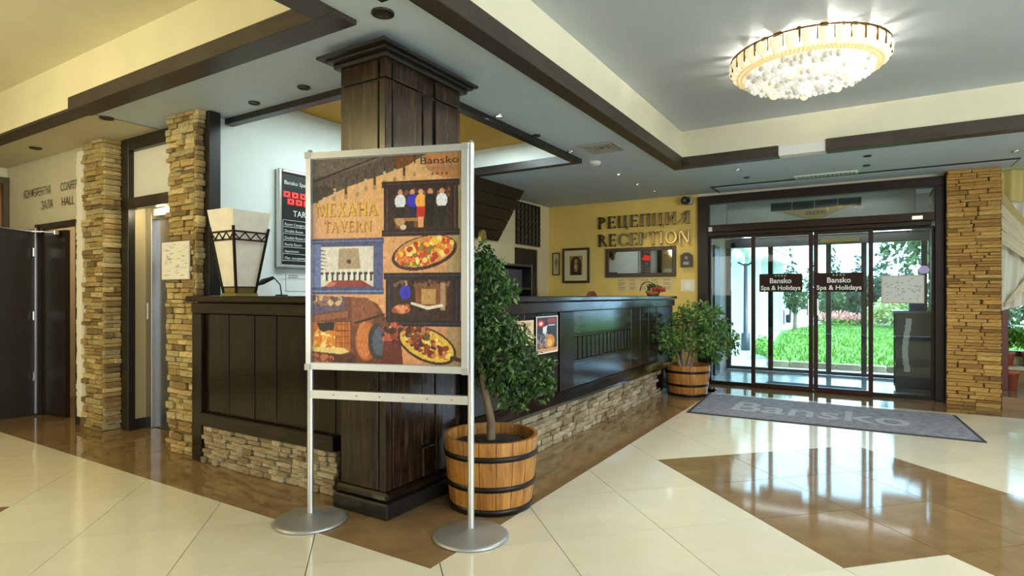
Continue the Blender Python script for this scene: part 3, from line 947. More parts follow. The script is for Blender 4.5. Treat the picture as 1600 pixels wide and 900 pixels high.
def leaf(y0, y1, x, st, rail, name):
    """glass leaf between y0 (right) and y1 (left)"""
    fr = MB()
    fr.box(x - .02, x + .02, y0, y0 + st, .01, 1.985, c=.003); fr.box(x - .02, x + .02, y1 - st, y1, .01, 1.985, c=.003)
    fr.box(x - .02, x + .02, y0 + st, y1 - st, .01, .01 + rail, c=.003); fr.box(x - .02, x + .02, y0 + st, y1 - st, 1.985 - rail * .7, 1.985, c=.003)
    f = fr.build(name, MAHOG if name == 'sliding_leaf' else FRAMEB, ed)
    MB().box(x - .004, x + .004, y0 + st, y1 - st, .01 + rail, 1.985 - rail * .7).build('pane', GLASS, f)
    return f


leaf(1.275, 1.845, XE + .02, .03, .035, 'fixed_leaf')
leaf(-.635, -.005, XE + .02, .03, .035, 'fixed_leaf')
leaf(.585, 1.30, XE - .04, .048, .055, 'sliding_leaf')
leaf(-.045, .580, XE - .04, .048, .055, 'sliding_leaf')
for y in (.64, .535): MB().tube([(XE - .075, y, .95), (XE - .075, y, 1.15)], .012).build('pull_handle', CHROME, ed)
B(XE - .088, XE - .08, 1.785, 1.835, 2.05, 2.11, c=.003).build('door_sensor', WHITE, ed)
B(XE - .09, XE - .08, -.52, -.42, 2.06, 2.10, c=.004).build('door_sensor', plain('sensor_lit', (.9, .85, .7), .3, emit=(1, .9, .7), estr=.6), ed)
# brown signs on the two sliding leaves
SB = plain('sign_brown', (.030, .011, .005), .5, spec=.2)
for y0, y1, lb in ((.703, 1.20, 'brown door sign with white lettering on the left sliding leaf'), (.052, .565, 'brown door sign with white lettering on the right sliding leaf')):
    sg = B(XE - .072, XE - .062, y0, y1, 1.24, 1.47, c=.002).build('door_sign', SB, label=lb, cat='sign', group='door signs')
    yc = (y0 + y1) / 2
    text_part('Bansko', (XE - .073, yc, 1.352), (0, -1, 0), (0, 0, 1), .064, WHITE, sg, 'lettering', .002, width=.25, bold=.02)
    text_part('Spa & Holidays', (XE - .073, yc, 1.265), (0, -1, 0), (0, 0, 1), .056, WHITE, sg, 'lettering', .002, width=(y1 - y0) * .92, bold=.02)
    text_part('* * * *', (XE - .073, yc, 1.415), (0, -1, 0), (0, 0, 1), .04, WHITE, sg, 'stars', .002, width=.13)
# map sheet and sticker on the right fixed leaf
sh = Sheet(60, 36, (205, 208, 204)); g = np.random.default_rng(4)
for i in range(7): sh.rect(.04, .08 + i * .13, .96, .085 + i * .13, (120, 125, 130))
for i in range(70):
    u, v = g.random() * .9 + .04, g.random() * .85 + .06; sh.rect(u, v, u + .04, v + .02, [(120, 130, 140), (150, 120, 110), (110, 140, 120)][i % 3])
mp = empty('notice_board', (XE - .01, -.33, 1.11), 'pale framed notice sheet on the right fixed glass leaf', 'notice')
mb = MB(); mb.box(XE - .025, XE - .005, -.54, -.125, 1.105, 1.43, c=.003); mb.build('frame', plain('notice_frame', (.55, .52, .42), .5), mp)
sh.build('sheet', (XE - .027, -.14, 1.415), (0, -.385, 0), (0, 0, -.295), mp)
MB().prism([(-.535 + .05 * math.cos(a), 1.49 + .045 * math.sin(a)) for a in np.linspace(0, 2 * math.pi, 24, endpoint=False)], XE - .012, XE + .0, 'x').build('sticker', plain('lilac', (.52, .42, .78), .5), label='round lilac sticker on the glass beside the stone pillar', cat='sticker')

# vestibule between the two door layers
PAVE = plain('vestibule_paving', (.60, .62, .62), .12, noise=.12, nscale=6)
B(8.1, 10.0, -.72, 2.0, -.05, -.004).build('floor', PAVE, kind='structure')['label'] = 'pale shiny floor of the entrance vestibule'
mb = MB(); mb.box(8.18, 10.0, 1.985, 2.08, 0, 2.7)
wall(mb, 'wall_left', WHITE, 'white left wall of the entrance vestibule')
mb = MB(); mb.box(8.17, 10.0, -.83, -.73, 0, 2.7); mb.box(8.17, 9.9, -.83, -1.2, 2.6, 2.7)
vw = wall(mb, 'wall_right', MORTAR, 'stone right wall of the entrance vestibule')
g = random.Random(12); z = 0
while z < 2.5:
    h = g.uniform(.05, .09); x = 8.2
    while x < 9.9:
        wd = g.uniform(.12, .4); wd = min(wd, 9.95 - x)
        link_copy('stone', stone_mesh(g.randrange(10), STONEP), (x + wd / 2, -.735, z + h / 2), (wd * .97, .05, h * .95), vw); x += wd
    z += h
B(8.1, 10.0, -.83, 2.08, 2.62, 2.7).build('ceiling', WHITE, kind='structure')['label'] = 'white vestibule ceiling'
B(8.95, 9.3, 1.955, 1.985, 0, 1.95, c=.004).build('door_4', FRAMEB, kind='structure')['label'] = 'narrow dark side door in the vestibule'
ac = empty('air_curtain', (8.8, .6, 2.2), 'white air conditioning casing with dark grille above the entrance', 'air conditioner')
B(8.76, 9.15, -.5, 1.75, 2.15, 2.60, c=.01).build('casing', WHITE, ac)
for i in range(4):
    y = 1.16 - i * .272
    B(8.745, 8.765, y - .262, y, 2.36, 2.47, c=.003).build('grille', plain('grille_dark', (.05, .06, .06), .4), ac)
em = empty('crest', (8.73, .6, 2.2), 'cream winged triangular crest hanging above the entrance', 'emblem')
mb = MB().prism([(1.02, 2.345), (.16, 2.375), (.40, 2.29), (.52, 2.225), (.60, 2.20), (.68, 2.215), (.78, 2.26)], 8.715, 8.735, 'x')
mb.build('plate', plain('crest_cream', (.70, .56, .26), .5), em)
for k in range(5):
    mb = MB(); yy = .60 + (k - 2) * .05; mb.lathe([(.018, 0), (.024, .004), (.018, .008)], n=12)
    q = MB(); q.v = [(8.715 - p[2], yy + p[0], 2.30 + p[1]) for p in mb.v]; q.f = mb.f; q.m = mb.m; q.s = mb.s
    q.build('ring', plain('crest_brown', (.30, .18, .06), .6), em)
# outer doors
XO = 9.95
od = empty('door_5', (XO, .6, 0), kind='structure'); od['label'] = 'outer glass doors of the vestibule'
FRG = plain('outer_frame_grey', (.07, .07, .075), .35, .3)
for y in (1.95, 1.32, .515, .06, -.66): B(XO - .03, XO + .03, y - .035, y + .035, 0, 1.98, c=.004).build('stile', FRG if y != 1.32 else MAHOG, od)
B(XO - .08, XO + .05, -.72, 1.985, 1.96, 2.10, c=.006).build('header', plain('header_grey', (.22, .22, .23), .35), od)
for a, b in ((-.625, .025), (.095, .48), (.55, 1.285), (1.355, 1.915)):
    B(XO - .02, XO + .02, a, b, 0.0, .05, c=.003).build('bottom_rail', FRG, od)
    B(XO - .004, XO + .004, a, b, .05, 1.96).build('pane', GLASS, od)
B(XO - .05, XO + .05, -.72, 1.985, 2.10, 2.62).build('panel', WHITE, od)
B(XO - .095, XO - .082, .12, .62, 1.985, 2.04, c=.003).build('gold_lettering_plate', GOLD, od)
tb = empty('strip_light', (9.80, .6, 2.10), 'bright white strip light over the outer glass doors', 'light')
MB().tube([(9.82, -.5, 2.125), (9.82, 1.7, 2.125)], .014).build('tube', plain('tube_lit', (1, 1, 1), .4, emit=(.95, .98, 1), estr=6.0), tb)
B(9.835, 9.87, -.55, 1.75, 2.105, 2.15, c=.004).build('housing', WHITE, tb)
MB().ball((9.84, 1.86, 2.0), .045, 8).build('door_camera', BLACK, label='small black dome above the left outer door', cat='camera')
B(8.2, 8.70, .08, 1.19, -.003, .012, c=.004).build('doormat', plain('mat_blue', (.07, .10, .15), .9, noise=.2, nscale=40), label='blue grey doormat between the two glass door layers', cat='doormat')
# black cabinet
cb = empty('black_cabinet', (8.7, -.48, 0), 'black open shelf cabinet standing inside the glass vestibule', 'cabinet')
B(8.40, 8.43, -.685, -.275, .03, .98, c=.004).build('front_panel', BLACK, cb)
B(8.43, 9.02, -.685, -.66, .03, .98).build('back_panel', BLACK, cb)
B(9.0, 9.03, -.66, -.275, .03, .98).build('end_panel', BLACK, cb)
for z in (.03, .32, .66): B(8.43, 9.0, -.66, -.28, z, z + .02).build('shelf', BLACK, cb)
B(8.37, 9.06, -.70, -.25, .98, 1.01, c=.005).build('top', plain('cabinet_top', (.16, .19, .22), .2), cb)
mb = MB()
for i in range(8):
    z0, z1 = .28 + i * .08, .28 + (i + 1) * .08
    o = .012 * math.sin(i / 7 * math.pi)
    mb.box(8.385 - o, 8.40, -.42 + .02 * math.sin(i * .6), -.36 + .02 * math.sin(i * .6), z0, z1)
mb.build('metal_strip', plain('strip_grey', (.30, .31, .32), .35, .6), cb)
B(8.55, 8.75, -.60, -.42, 1.012, 1.10, c=.004).build('brochure_box', plain('blue_card', (.03, .12, .45), .5), label='blue brochure box on top of the black cabinet', cat='box')
mb = MB()
for i in range(4): mb.box(8.48 + i * .004, 8.66, -.66 + i * .01, -.61 + i * .006, 1.012 + i * .012, 1.022 + i * .012)
mb.build('brochure_stack', PAPER, label='small stack of white brochures beside the blue box', cat='papers')
for k, (x, z, cl_) in enumerate(((8.5, .342, (.65, .45, .2)), (8.5, .052, (.6, .4, .2)), (8.52, .682, (.75, .7, .6)))):
    B(x, x + .28, -.54, -.30, z, z + .12 + .03 * k, c=.004).build('leaflet_pile', plain('leaflet_%d' % k, cl_, .6), label=('tan leaflet pile on the middle shelf of the black cabinet', 'tan leaflet pile on the lowest shelf of the black cabinet', 'white leaflet pile on the top shelf of the black cabinet')[k], cat='papers')

# ================================================================ FLOOR MAT
mt = empty('floor_mat', (6.6, .42, 0), 'large dark grey entrance mat with faint pale script', 'mat')
MATG = plain('mat_fibre', (.24, .24, .275), .9, noise=.35, nscale=14, bump=.3)
mb = MB().prism([(5.97, 1.585), (6.02, -.82), (7.22, -.735), (7.26, 1.655)], .0005, .006); mb.build('rubber_edge', RUBBER, mt)
mb = MB().prism([(6.01, 1.55), (6.055, -.785), (7.19, -.705), (7.225, 1.62)], .006, .011); mb.build('pile', MATG, mt)
MATL = plain('mat_script', (.42, .43, .46), .9, noise=.3, nscale=30)
text_part('Bansko', (6.33, .46, .0115), (0, -1, 0), (1, 0, 0), .52, MATL, mt, 'script', .0005, width=1.55, bold=.01)

# ================================================================ POSTER STAND
A = Vector((2.062, 2.526, 0)); Bv = Vector((2.349, 1.685, 0))
dr = (Bv - A).normalized(); nr = Vector((dr.y, -dr.x, 0)); UPV = Vector((0, 0, 1)); Wd = (Bv - A).length
st = empty('poster_stand', (A + Bv) / 2, 'silver framed tavern poster stand on two round feet in front of the column', 'poster stand')
for P in (A, Bv):
    ft = MB().lathe([(.001, 0), (.185, 0), (.19, .006), (.178, .016), (.165, .018), (.15, .021), (.05, .036), (.03, .045), (.001, .045)], (P.x, P.y), 40)
    ft.build('foot', ALUD, st)
    MB().tube([P + UPV * .04, P + UPV * 1.955], .0165, 14).build('pole', ALU, st)
    MB().tube([P + UPV * 1.955, P + UPV * 1.968], [.0165, .010], 14).build('pole_cap', plain('cap_grey', (.3, .3, .3), .4), st)


def onst(a, z, d=0.0): return A + dr * a + UPV * z + nr * d


def stbar(a0, a1, z0, z1, d0, d1, name, mat, c=0):
    mb = MB()
    vs = [onst(a, z, d) for d in (d0, d1) for z in (z0, z1) for a in (a0, a1)]
    mb.add(vs, [(0, 1, 3, 2), (4, 6, 7, 5), (0, 4, 5, 1), (2, 3, 7, 6), (0, 2, 6, 4), (1, 5, 7, 3)])
    return mb.build(name, mat, st)


f0, f1, zl, zh = .0, Wd - .003, .812, 1.945
stbar(f0, f1, zl, zh, .018, .026, 'backing_board', ALUD)
stbar(f0, f0 + .028, zl, zh, .026, .044, 'frame_side', ALU)
stbar(f1 - .032, f1, zl, zh, .018, .048, 'frame_side', ALU)
stbar(f0 + .028, f1 - .032, zl, zl + .034, .026, .044, 'frame_bottom', ALU)
stbar(f0 + .028, f1 - .032, zh - .034, zh, .026, .044, 'frame_top', ALU)
for a in (f0 + .012, f1 - .014):
    for z in (zl + .012, zh - .014): stbar(a - .016, a + .016, z - .016, z + .016, .044, .050, 'corner_clip', plain('clip_grey', (.5, .5, .5), .35, .6))
stbar(.012, Wd - .012, .655, .698, -.012, .014, 'crossbar', ALU)
for k in range(6): stbar(.14 + k * .13, .147 + k * .13, .674, .680, .014, .017, 'rivet', plain('rivet', (.15, .15, .16), .4))
stbar(.0, Wd, 1.90, 1.935, -.012, .014, 'crossbar', ALUD)

# --- the printed poster
ps = Sheet(230, 322, (196, 152, 110))
v = ps.v; u = ps.u
base = np.stack([205 + 22 * np.cos((u - .35) * 3) - 30 * (u > .9), 160 + 18 * np.cos((u - .35) * 3) - 20 * v, 118 - 10 * v + 10 * np.cos(u * 3)], -1)
ps.a = base
ps.ell(.95, .02, .20, .10, (170, 95, 40), 0, .6)
ps.poly([(0, 0), (.62, 0), (.42, .05), (.2, .10), (0, .135)], (104, 92, 82)); ps.poly([(0, .09), (.2, .07), (.42, .03), (.52, 0), (.78, 0), (.62, .06), (.48, .09), (.25, .14), (.06, .20), (0, .22)], (84, 72, 66))
ps.poly([(0, .105), (.45, .0), (.47, 0), (.02, .112)], (30, 22, 18))
ps.poly([(.55, 0), (.72, 0), (.66, .05), (.56, .07)], (110, 66, 30))
for i, (a, b) in enumerate([(.03, .13), (.08, .14), (.15, .10), (.23, .095), (.31, .085), (.365, .06), (.425, .055), (.49, .03), (.56, .02), (.62, .015), (.69, .0)]):
    ps.rect(a, b, a + .008, b + .06, (60, 44, 34)); ps.rect(a - .004, b + .045, a + .014, b + .095, (205, 178, 140) if i % 3 else (70, 50, 38)); ps.ell(a + .004, b + .095, .013, .012, (170, 140, 104))
ps.poly([(0, .14), (.1, .125), (.16, .16), (.05, .20), (0, .215)], (52, 40, 34), .75)
ps.word('MEXAHA', .035, .455, .222, .286, (92, 58, 22)); ps.word('MEXAHA', .030, .45, .218, .282, (226, 178, 42))
ps.word('TAVERN', .085, .415, .312, .364, (92, 58, 22)); ps.word('TAVERN', .080, .41, .308, .360, (210, 160, 46))
for k in range(4): ps.ell(.81 + k * .03, .097, .007, .005, (60, 46, 36))


def pframe(u0, v0, u1, v1, col, hi):
    ps.rect(u0, v0, u1, v1, col); w_ = .05
    ps.rect(u0 - .012, v0, u1 + .008, v0 + .03, col); ps.rect(u0 - .012, v1 - .03, u1 + .008, v1, col)
    ps.rect(u0, v0 + .012, u1, v0 + .016, hi); ps.rect(u0, v1 - .018, u1, v1 - .014, hi); ps.rect(u0 + .02, v0 + .03, u0 + .026, v1 - .03, hi); ps.rect(u1 - .026, v0 + .03, u1 - .02, v1 - .03, hi)


pframe(.49, .125, .975, .388, (44, 26, 26), (88, 60, 54)); ps.rect(.545, .16, .925, .352, (52, 30, 22))
ps.speck(.55, .165, .92, .20, [(90, 50, 34), (40, 26, 24), (120, 80, 50)], 40, .012, 5); ps.rect(.56, .30, .75, .318, (176, 120, 52)); ps.rect(.57, .318, .6, .35, (120, 70, 36)); ps.rect(.69, .318, .72, .345, (120, 70, 36))
for x, tp, bt, h1 in ((.60, (225, 228, 236), (24, 22, 28), 0), (.68, (52, 50, 190), (30, 28, 60), 0), (.735, (236, 170, 70), (206, 40, 34), 0), (.795, (20, 18, 20), (18, 16, 18), 0), (.87, (228, 230, 236), (26, 22, 26), 0)):
    ps.ell(x, .180, .016, .014, (206, 150, 116)); ps.ell(x, .222, .036, .034, tp); ps.rect(x - .028, .248, x + .028, .30, bt if x > .7 else tp if False else bt, .95)
    if x > .7: ps.rect(x - .018, .298, x + .018, .348, (220, 160, 110) if x < .76 else bt)
ps.ell(.6, .32, .03, .02, (190, 150, 110)); ps.ell(.62, .345, .02, .012, (220, 200, 170))
pframe(.005, .392, .485, .665, (74, 82, 122), (130, 146, 196)); ps.rect(.005, .42, .06, .63, (108, 124, 182)); ps.rect(.42, .42, .485, .63, (84, 92, 140)); ps.rect(.06, .432, .42, .628, (224, 218, 208))
ps.poly([(.19, .44), (.32, .44), (.335, .54), (.18, .54)], (176, 156, 128)); ps.ell(.255, .505, .015, .011, (60, 50, 44)); ps.rect(.06, .555, .42, .568, (60, 52, 50))
for k in range(6): ps.poly([(.06, .445 + k * .018), (.11, .455 + k * .018), (.06, .452 + k * .018)], (70, 66, 64))
for k in range(9): ps.rect(.08 + k * .038, .545, .092 + k * .038, .60, (238, 236, 232)); ps.rect(.095 + k * .038, .565, .108 + k * .038, .598, (52, 44, 44))
ps.poly([(.08, .628), (.15, .595), (.34, .595), (.42, .628)], (150, 54, 54)); ps.poly([(.09, .628), (.12, .605), (.18, .605), (.14, .628)], (206, 110, 90))
# pasta dish
ps.ell(.755, .468, .215, .078, (70, 34, 30), -14); ps.ell(.755, .462, .195, .068, (206, 150, 84), -14)
g = np.random.default_rng(9)
for i in range(150):
    a, r = g.random() * 6.28, g.random() ** .5
    du, dv = .175 * r * math.cos(a), .055 * r * math.sin(a)
    ps.ell(.755 + du, .462 + dv - du * .18, .014 + .012 * g.random(), .008 + .006 * g.random(), [(214, 70, 34), (236, 190, 50), (190, 60, 40), (228, 130, 60), (120, 130, 50), (240, 214, 120)][g.integers(6)], g.random() * 180)
pframe(.505, .562, .985, .818, (36, 24, 34), (78, 62, 78)); ps.rect(.555, .595, .935, .785, (58, 34, 26))
ps.rect(.70, .615, .90, .72, (132, 76, 44)); ps.rect(.74, .64, .83, .71, (186, 146, 90)); ps.rect(.86, .61, .89, .74, (168, 140, 110)); ps.ell(.632, .655, .036, .035, (54, 50, 190)); ps.ell(.635, .612, .015, .013, (200, 140, 110))
ps.poly([(.67, .70), (.78, .722), (.87, .71), (.88, .722), (.78, .738), (.67, .712)], (226, 218, 200)); ps.ell(.61, .735, .055, .022, (206, 120, 72)); ps.speck(.56, .72, .66, .75, [(230, 150, 110), (170, 80, 50)], 20, .012, 6); ps.speck(.56, .60, .93, .63, [(120, 84, 60), (30, 20, 18)], 30, .01, 8)
# tavern interior below
ps.poly([(0, .69), (.13, .675), (.36, .68), (.45, .71), (.50, .77), (.53, .83), (.50, 1), (0, 1)], (112, 62, 40)); ps.poly([(.27, .68), (.38, .68), (.46, .74), (.40, .82), (.28, .82)], (142, 84, 56))
ps.poly([(0, .68), (.22, .675), (.24, .735), (0, .765)], (96, 84, 112)); ps.speck(.01, .68, .22, .72, [(220, 180, 140), (150, 110, 90), (90, 70, 80)], 40, .016, 11); ps.poly([(0, .77), (.25, .745), (.25, .775), (0, .80)], (150, 90, 60))
ps.rect(0, .80, .265, .94, (198, 112, 44)); ps.poly([(.03, .805), (.16, .80), (.15, .845), (.06, .85)], (36, 24, 20)); ps.speck(.02, .85, .16, .92, [(240, 180, 80), (250, 220, 150), (220, 130, 40)], 60, .016, 12)
for k in range(5): ps.rect(.165 + .02 * k, .785, .169 + .02 * k, .93, (120, 52, 22))
for k in range(4): ps.rect(.16, .81 + .03 * k, .26, .814 + .03 * k, (120, 52, 22))
ps.poly([(0, .925), (.22, .925), (.26, .945), (.2, .957), (0, .945)], (232, 206, 130)); ps.rect(0, .958, .30, 1, (82, 42, 26)); ps.speck(.0, .965, .16, 1, [(190, 110, 70), (120, 60, 40)], 30, .014, 14)
ps.ell(.375, .89, .075, .095, (186, 104, 50)); ps.ell(.36, .885, .05, .088, (206, 124, 66)); ps.ell(.45, .89, .065, .088, (58, 54, 62)); ps.ell(.462, .89, .045, .07, (88, 94, 112)); ps.poly([(.29, .80), (.5, .755), (.50, .765), (.30, .81)], (52, 30, 24)); ps.poly([(.5, .86), (.60, .84), (.62, 1), (.47, 1)], (104, 44, 34)); ps.speck(.48, .81, .62, .88, [(150, 60, 44), (190, 90, 70), (60, 40, 34)], 40, .018, 15)
ps.ell(.775, .905, .20, .078, (62, 40, 30), 24); ps.ell(.772, .902, .185, .068, (222, 182, 74), 24); ps.poly([(.92, .95), (1.0, .965), (1.0, .985), (.92, .97)], (60, 44, 38))
for i in range(110):
    a, r = g.random() * 6.28, g.random() ** .5
    du, dv = .15 * r * math.cos(a), .05 * r * math.sin(a)
    ps.ell(.765 + du, .895 + dv + du * .33, .014 + .012 * g.random(), .008 + .006 * g.random(), [(120, 40, 36), (196, 110, 60), (90, 36, 50), (236, 214, 110), (140, 60, 36), (206, 160, 60)][g.integers(6)], g.random() * 180)
ps.speck(.64, .83, .80, .87, [(150, 60, 40), (90, 40, 40), (190, 120, 80), (90, 90, 50)], 40, .018, 16)
ps.grain(5, 3); ps.grain(6, 4, (3, 5))
tl = onst(f0 + .030, zh - .037, .0275)
prn = ps.build('poster', tl, dr * (f1 - f0 - .064), -UPV * (zh - zl - .074), st)
lt = onst(f0 + .03 + (f1 - f0 - .064) * .855, zh - .037 - 1.06 * .052, .028)
text_part('Bansko', lt + UPV * .004, dr, UPV, .036, plain('ink_black', (.01, .01, .012), .4), st, 'logo_lettering', .0006, width=.20)
text_part('SPA & HOLIDAYS', lt - UPV * .024, dr, UPV, .014, plain('ink_blue', (.12, .22, .28), .4), st, 'logo_lettering', .0006, width=.18)

# ================================================================ TUBS AND TREES
def tub(cx, cy, h, r0, r1, ns, label, hoops):
    t = empty('barrel_planter', (cx, cy, 0), label, 'planter')
    for i in range(ns):
        a0 = 2 * math.pi * i / ns; a1 = 2 * math.pi * (i + 1) / ns - .012
        mb = MB(); k = 3; zs = [(0, r0), (h * .35, r0 + (r1 - r0) * .45), (h * .7, r0 + (r1 - r0) * .8), (h, r1)]
        ro = []; 
        for z, r in zs:
            for j in range(k + 1):
                a = a0 + (a1 - a0) * j / k
                ro.append((cx + r * math.cos(a), cy + r * math.sin(a), z + .004))
        for z, r in zs:
            for j in range(k + 1):
                a = a0 + (a1 - a0) * j / k
                ro.append((cx + (r - .022) * math.cos(a), cy + (r - .022) * math.sin(a), z + .004))
        n = 4 * (k + 1); fs = []
        for b in range(3):
            for j in range(k):
                q = b * (k + 1) + j
                fs += [(q, q + 1, q + k + 2, q + k + 1), (n + q + 1, n + q, n + q + k + 1, n + q + k + 2)]
        for b in range(3):
            q = b * (k + 1); fs += [(q, q + k + 1, n + q + k + 1, n + q)]; q += k; fs += [(q, n + q, n + q + k + 1, q + k + 1)]
        for j in range(k): q = 3 * (k + 1) + j; fs += [(q, q + 1, n + q + 1, n + q)]; q = j; fs += [(q, n + q, n + q + 1, q + 1)]
        mb.add(ro, fs); mb.build('stave', BARREL, t)
    R_ = lambda z: r0 + (r1 - r0) * (z / h * 1.28 if z < h * .35 else .45 + (z / h - .35) if z < h * .7 else .8 + (z / h - .7) / .3 * .2) + .0015
    for z, hh in hoops:
        MB().lathe([(R_(z) - .004, z), (R_(z) + .004, z), (R_(z + hh) + .004, z + hh), (R_(z + hh) - .004, z + hh)], (cx, cy), 40).build('hoop', HOOP, t)
    MB().lathe([(r1 - .03, h - .06), (r1 * .6, h - .045), (.03, h - .035), (.001, h - .034)], (cx, cy), 24).build('soil', SOIL, t)
    MB().lathe([(.001, .02), (r0 - .03, .02), (r0 - .03, .03), (.001, .03)], (cx, cy), 24).build('base_board', SOIL, t)
    return t


def px(x, y, depth):
    """a point seen at that bearing, at a depth along the viewing axis (used only to measure plant shapes)"""
    return Vector((0, 0, 1.2)) + depth * (FW + RT * ((x - 800) / 906) + Vector((0, 0, 1)) * ((461 - y) / 906))


tub(2.80, 1.865, .40, .235, .272, 18, 'honey oak barrel planter with black hoops standing beside the poster stand', ((.004, .035), (.135, .030), (.300, .030)))
t1 = empty('ficus_tree', (2.80, 1.865, .36), 'weeping ficus tree growing from the front barrel planter', 'tree')
trk = [(2.80, 1.865, .35)]
for (x, y, d) in ((768, 660, 3.37), (758, 610, 3.38), (748, 560, 3.40), (744, 500, 3.42), (746, 440, 3.42), (750, 395, 3.42)): trk.append(px(x, y, d))
MB().tube(trk, [.027, .024, .021, .019, .016, .011, .006], 9).build('trunk', BARK, t1)
for ends in (((744, 540), (775, 500), (800, 480)), ((748, 560), (790, 560), (835, 575)), ((750, 575), (785, 590), (815, 615)), ((746, 470), (765, 440), (780, 415))):
    pts = [px(x, y, 3.40 + .06 * k * random.uniform(-1, 1.4)) for k, (x, y) in enumerate(ends)]
    MB().tube(pts, [.008, .005, .002], 6).build('branch', plain('twig_brown', (.09, .06, .035), .8), t1)
D1 = 3.4
blobs = [(750, 400, 26, 3.42), (765, 425, 30, 3.40), (785, 455, 28, 3.46), (760, 470, 34, 3.42), (770, 515, 40, 3.40), (800, 530, 36, 3.46), (745, 520, 32, 3.38), (790, 575, 42, 3.38), (830, 580, 36, 3.42), (845, 605, 24, 3.36), (800, 612, 32, 3.40), (775, 590, 34, 3.46), (752, 560, 30, 3.42), (812, 630, 16, 3.40), (735, 460, 24, 3.40), (858, 570, 14, 3.4), (860, 600, 12, 3.38)]
leaf_cloud('foliage', [(*px(x, y, d), r * 3.4 / 906 * 1.0) for x, y, r, d in blobs], 4300, .042, LEAF, t1, droop=.55)

tub(7.09, 1.87, .36, .225, .265, 16, 'small oak barrel planter with black hoops at the far end of the counter', ((.004, .03), (.12, .028), (.275, .028)))
t2 = empty('ficus_tree', (7.09, 1.87, .32), 'bushy ficus with several stems in the planter beside the entrance', 'tree')
d2 = 7.03
for pts in (((1068, 575), (1066, 540), (1070, 500), (1062, 480)), ((1074, 575), (1080, 548), (1078, 515), (1090, 490)), ((1078, 575), (1086, 550), (1100, 535), (1125, 520)), ((1064, 575), (1058, 550), (1048, 535), (1030, 528))):
    MB().tube([px(x, y, d2 + .05 * k * random.uniform(-1, 1)) for k, (x, y) in enumerate(pts)], [.03, .026, .018, .006], 8).build('stem', BARK, t2)
bl2 = [(1075, 485, 16), (1095, 490, 22), (1110, 510, 24), (1085, 510, 24), (1060, 505, 20), (1125, 530, 24), (1100, 540, 22), (1140, 540, 18), (1045, 530, 20), (1055, 548, 18), (1120, 555, 16), (1028, 520, 14), (1070, 530, 20), (1148, 525, 10), (1118, 490, 16), (1022, 545, 12), (1135, 505, 12)]
leaf_cloud('foliage', [(*px(x, y, d2 + random.uniform(-.18, .12)), r * d2 / 906 * .95) for x, y, r in bl2], 2600, .056, leaf_mat('ficus_leaf_light', [(0, (.03, .09, .02)), (.4, (.08, .2, .04)), (.8, (.17, .31, .07)), (1, (.34, .45, .15))]), t2, droop=.4)

# ================================================================ CHANDELIER
cx, cy = 4.63, .375
ch = empty('chandelier', (cx, cy, 2.63), 'large round crystal ceiling chandelier glowing warm white', 'chandelier')
CRY = plain('frosted_crystal', (.92, .86, .66), .25, emit=(1.0, .80, .45), estr=.6)
CRY2 = plain('clear_crystal', (.90, .92, .95), .06, emit=(1.0, .95, .82), estr=.36, spec=.9)
CRY3 = plain('smoky_crystal', (.55, .53, .46), .08, emit=(.8, .75, .6), estr=.25, spec=.9)
BULB = plain('bulb_lit', (1, .9, .6), .4, emit=(1.0, .74, .14), estr=3.0)
MB().lathe([(.001, 2.94), (.12, 2.94), (.12, 2.905), (.001, 2.905)], (cx, cy), 32).build('ceiling_plate', GOLD, ch)
MB().lathe([(.495, 2.906), (.512, 2.906), (.512, 2.912), (.495, 2.912), (.495, 2.906)], (cx, cy), 72).build('top_rim', plain('rim_bronze', (.12, .07, .02), .3, .8), ch)
NP = 32
for i in range(NP):
    a0 = 2 * math.pi * i / NP + .018; a1 = 2 * math.pi * (i + 1) / NP - .018
    mb = MB(); rows = [(2.904, .497), (2.895, .508), (2.87, .512), (2.84, .505), (2.815, .485), (2.80, .455)]
    k = 4; vs = []
    for z, r in rows:
        for j in range(k + 1):
            t = j / k; a = a0 + (a1 - a0) * t
            rr = r + .012 * math.sin(math.pi * t); vs.append((cx + rr * math.cos(a), cy + rr * math.sin(a), z - .010 * math.sin(math.pi * t)))
    n0 = len(vs); vs += [(cx + (p[0] - cx) * .982, cy + (p[1] - cy) * .982, p[2]) for p in vs[:n0]]
    fs = []
    for b in range(len(rows) - 1):
        for j in range(k):
            q = b * (k + 1) + j; fs += [(q, q + 1, q + k + 2, q + k + 1), (n0 + q + 1, n0 + q, n0 + q + k + 1, n0 + q + k + 2)]
    for b in range(len(rows) - 1):
        q = b * (k + 1); fs += [(q, q + k + 1, n0 + q + k + 1, n0 + q)]; q += k; fs += [(q, n0 + q, n0 + q + k + 1, q + k + 1)]
    mb.add(vs, fs, 0, True); mb.build('glass_petal', CRY, ch)
for i in range(NP):
    a = 2 * math.pi * i / NP; c_, s_ = math.cos(a), math.sin(a); wd_ = .006 + .012 * ((i * 7) % 5) / 4
    MB().bar((cx + .503 * c_, cy + .503 * s_, 2.862), (cx + .513 * c_, cy + .513 * s_, 2.862), .006, .085).build('rib', plain('rib_bronze', (.12, .07, .02), .3, .8) if i == 0 else D.materials['rib_bronze'], ch)
for i in range(26):
    a = 2 * math.pi * (i + .3 * math.sin(i * 5.1)) / 26; c_, s_ = math.cos(a), math.sin(a); wd_ = .012 + .045 * ((i * 7) % 5) / 4
    MB().bar((cx + .452 * c_, cy + .452 * s_, 2.905), (cx + .462 * c_, cy + .462 * s_, 2.905), wd_, .068).build('streak_divider', D.materials['rib_bronze'], ch)  # unseen bars added to cut the bulb light into ceiling streaks
mb = MB()
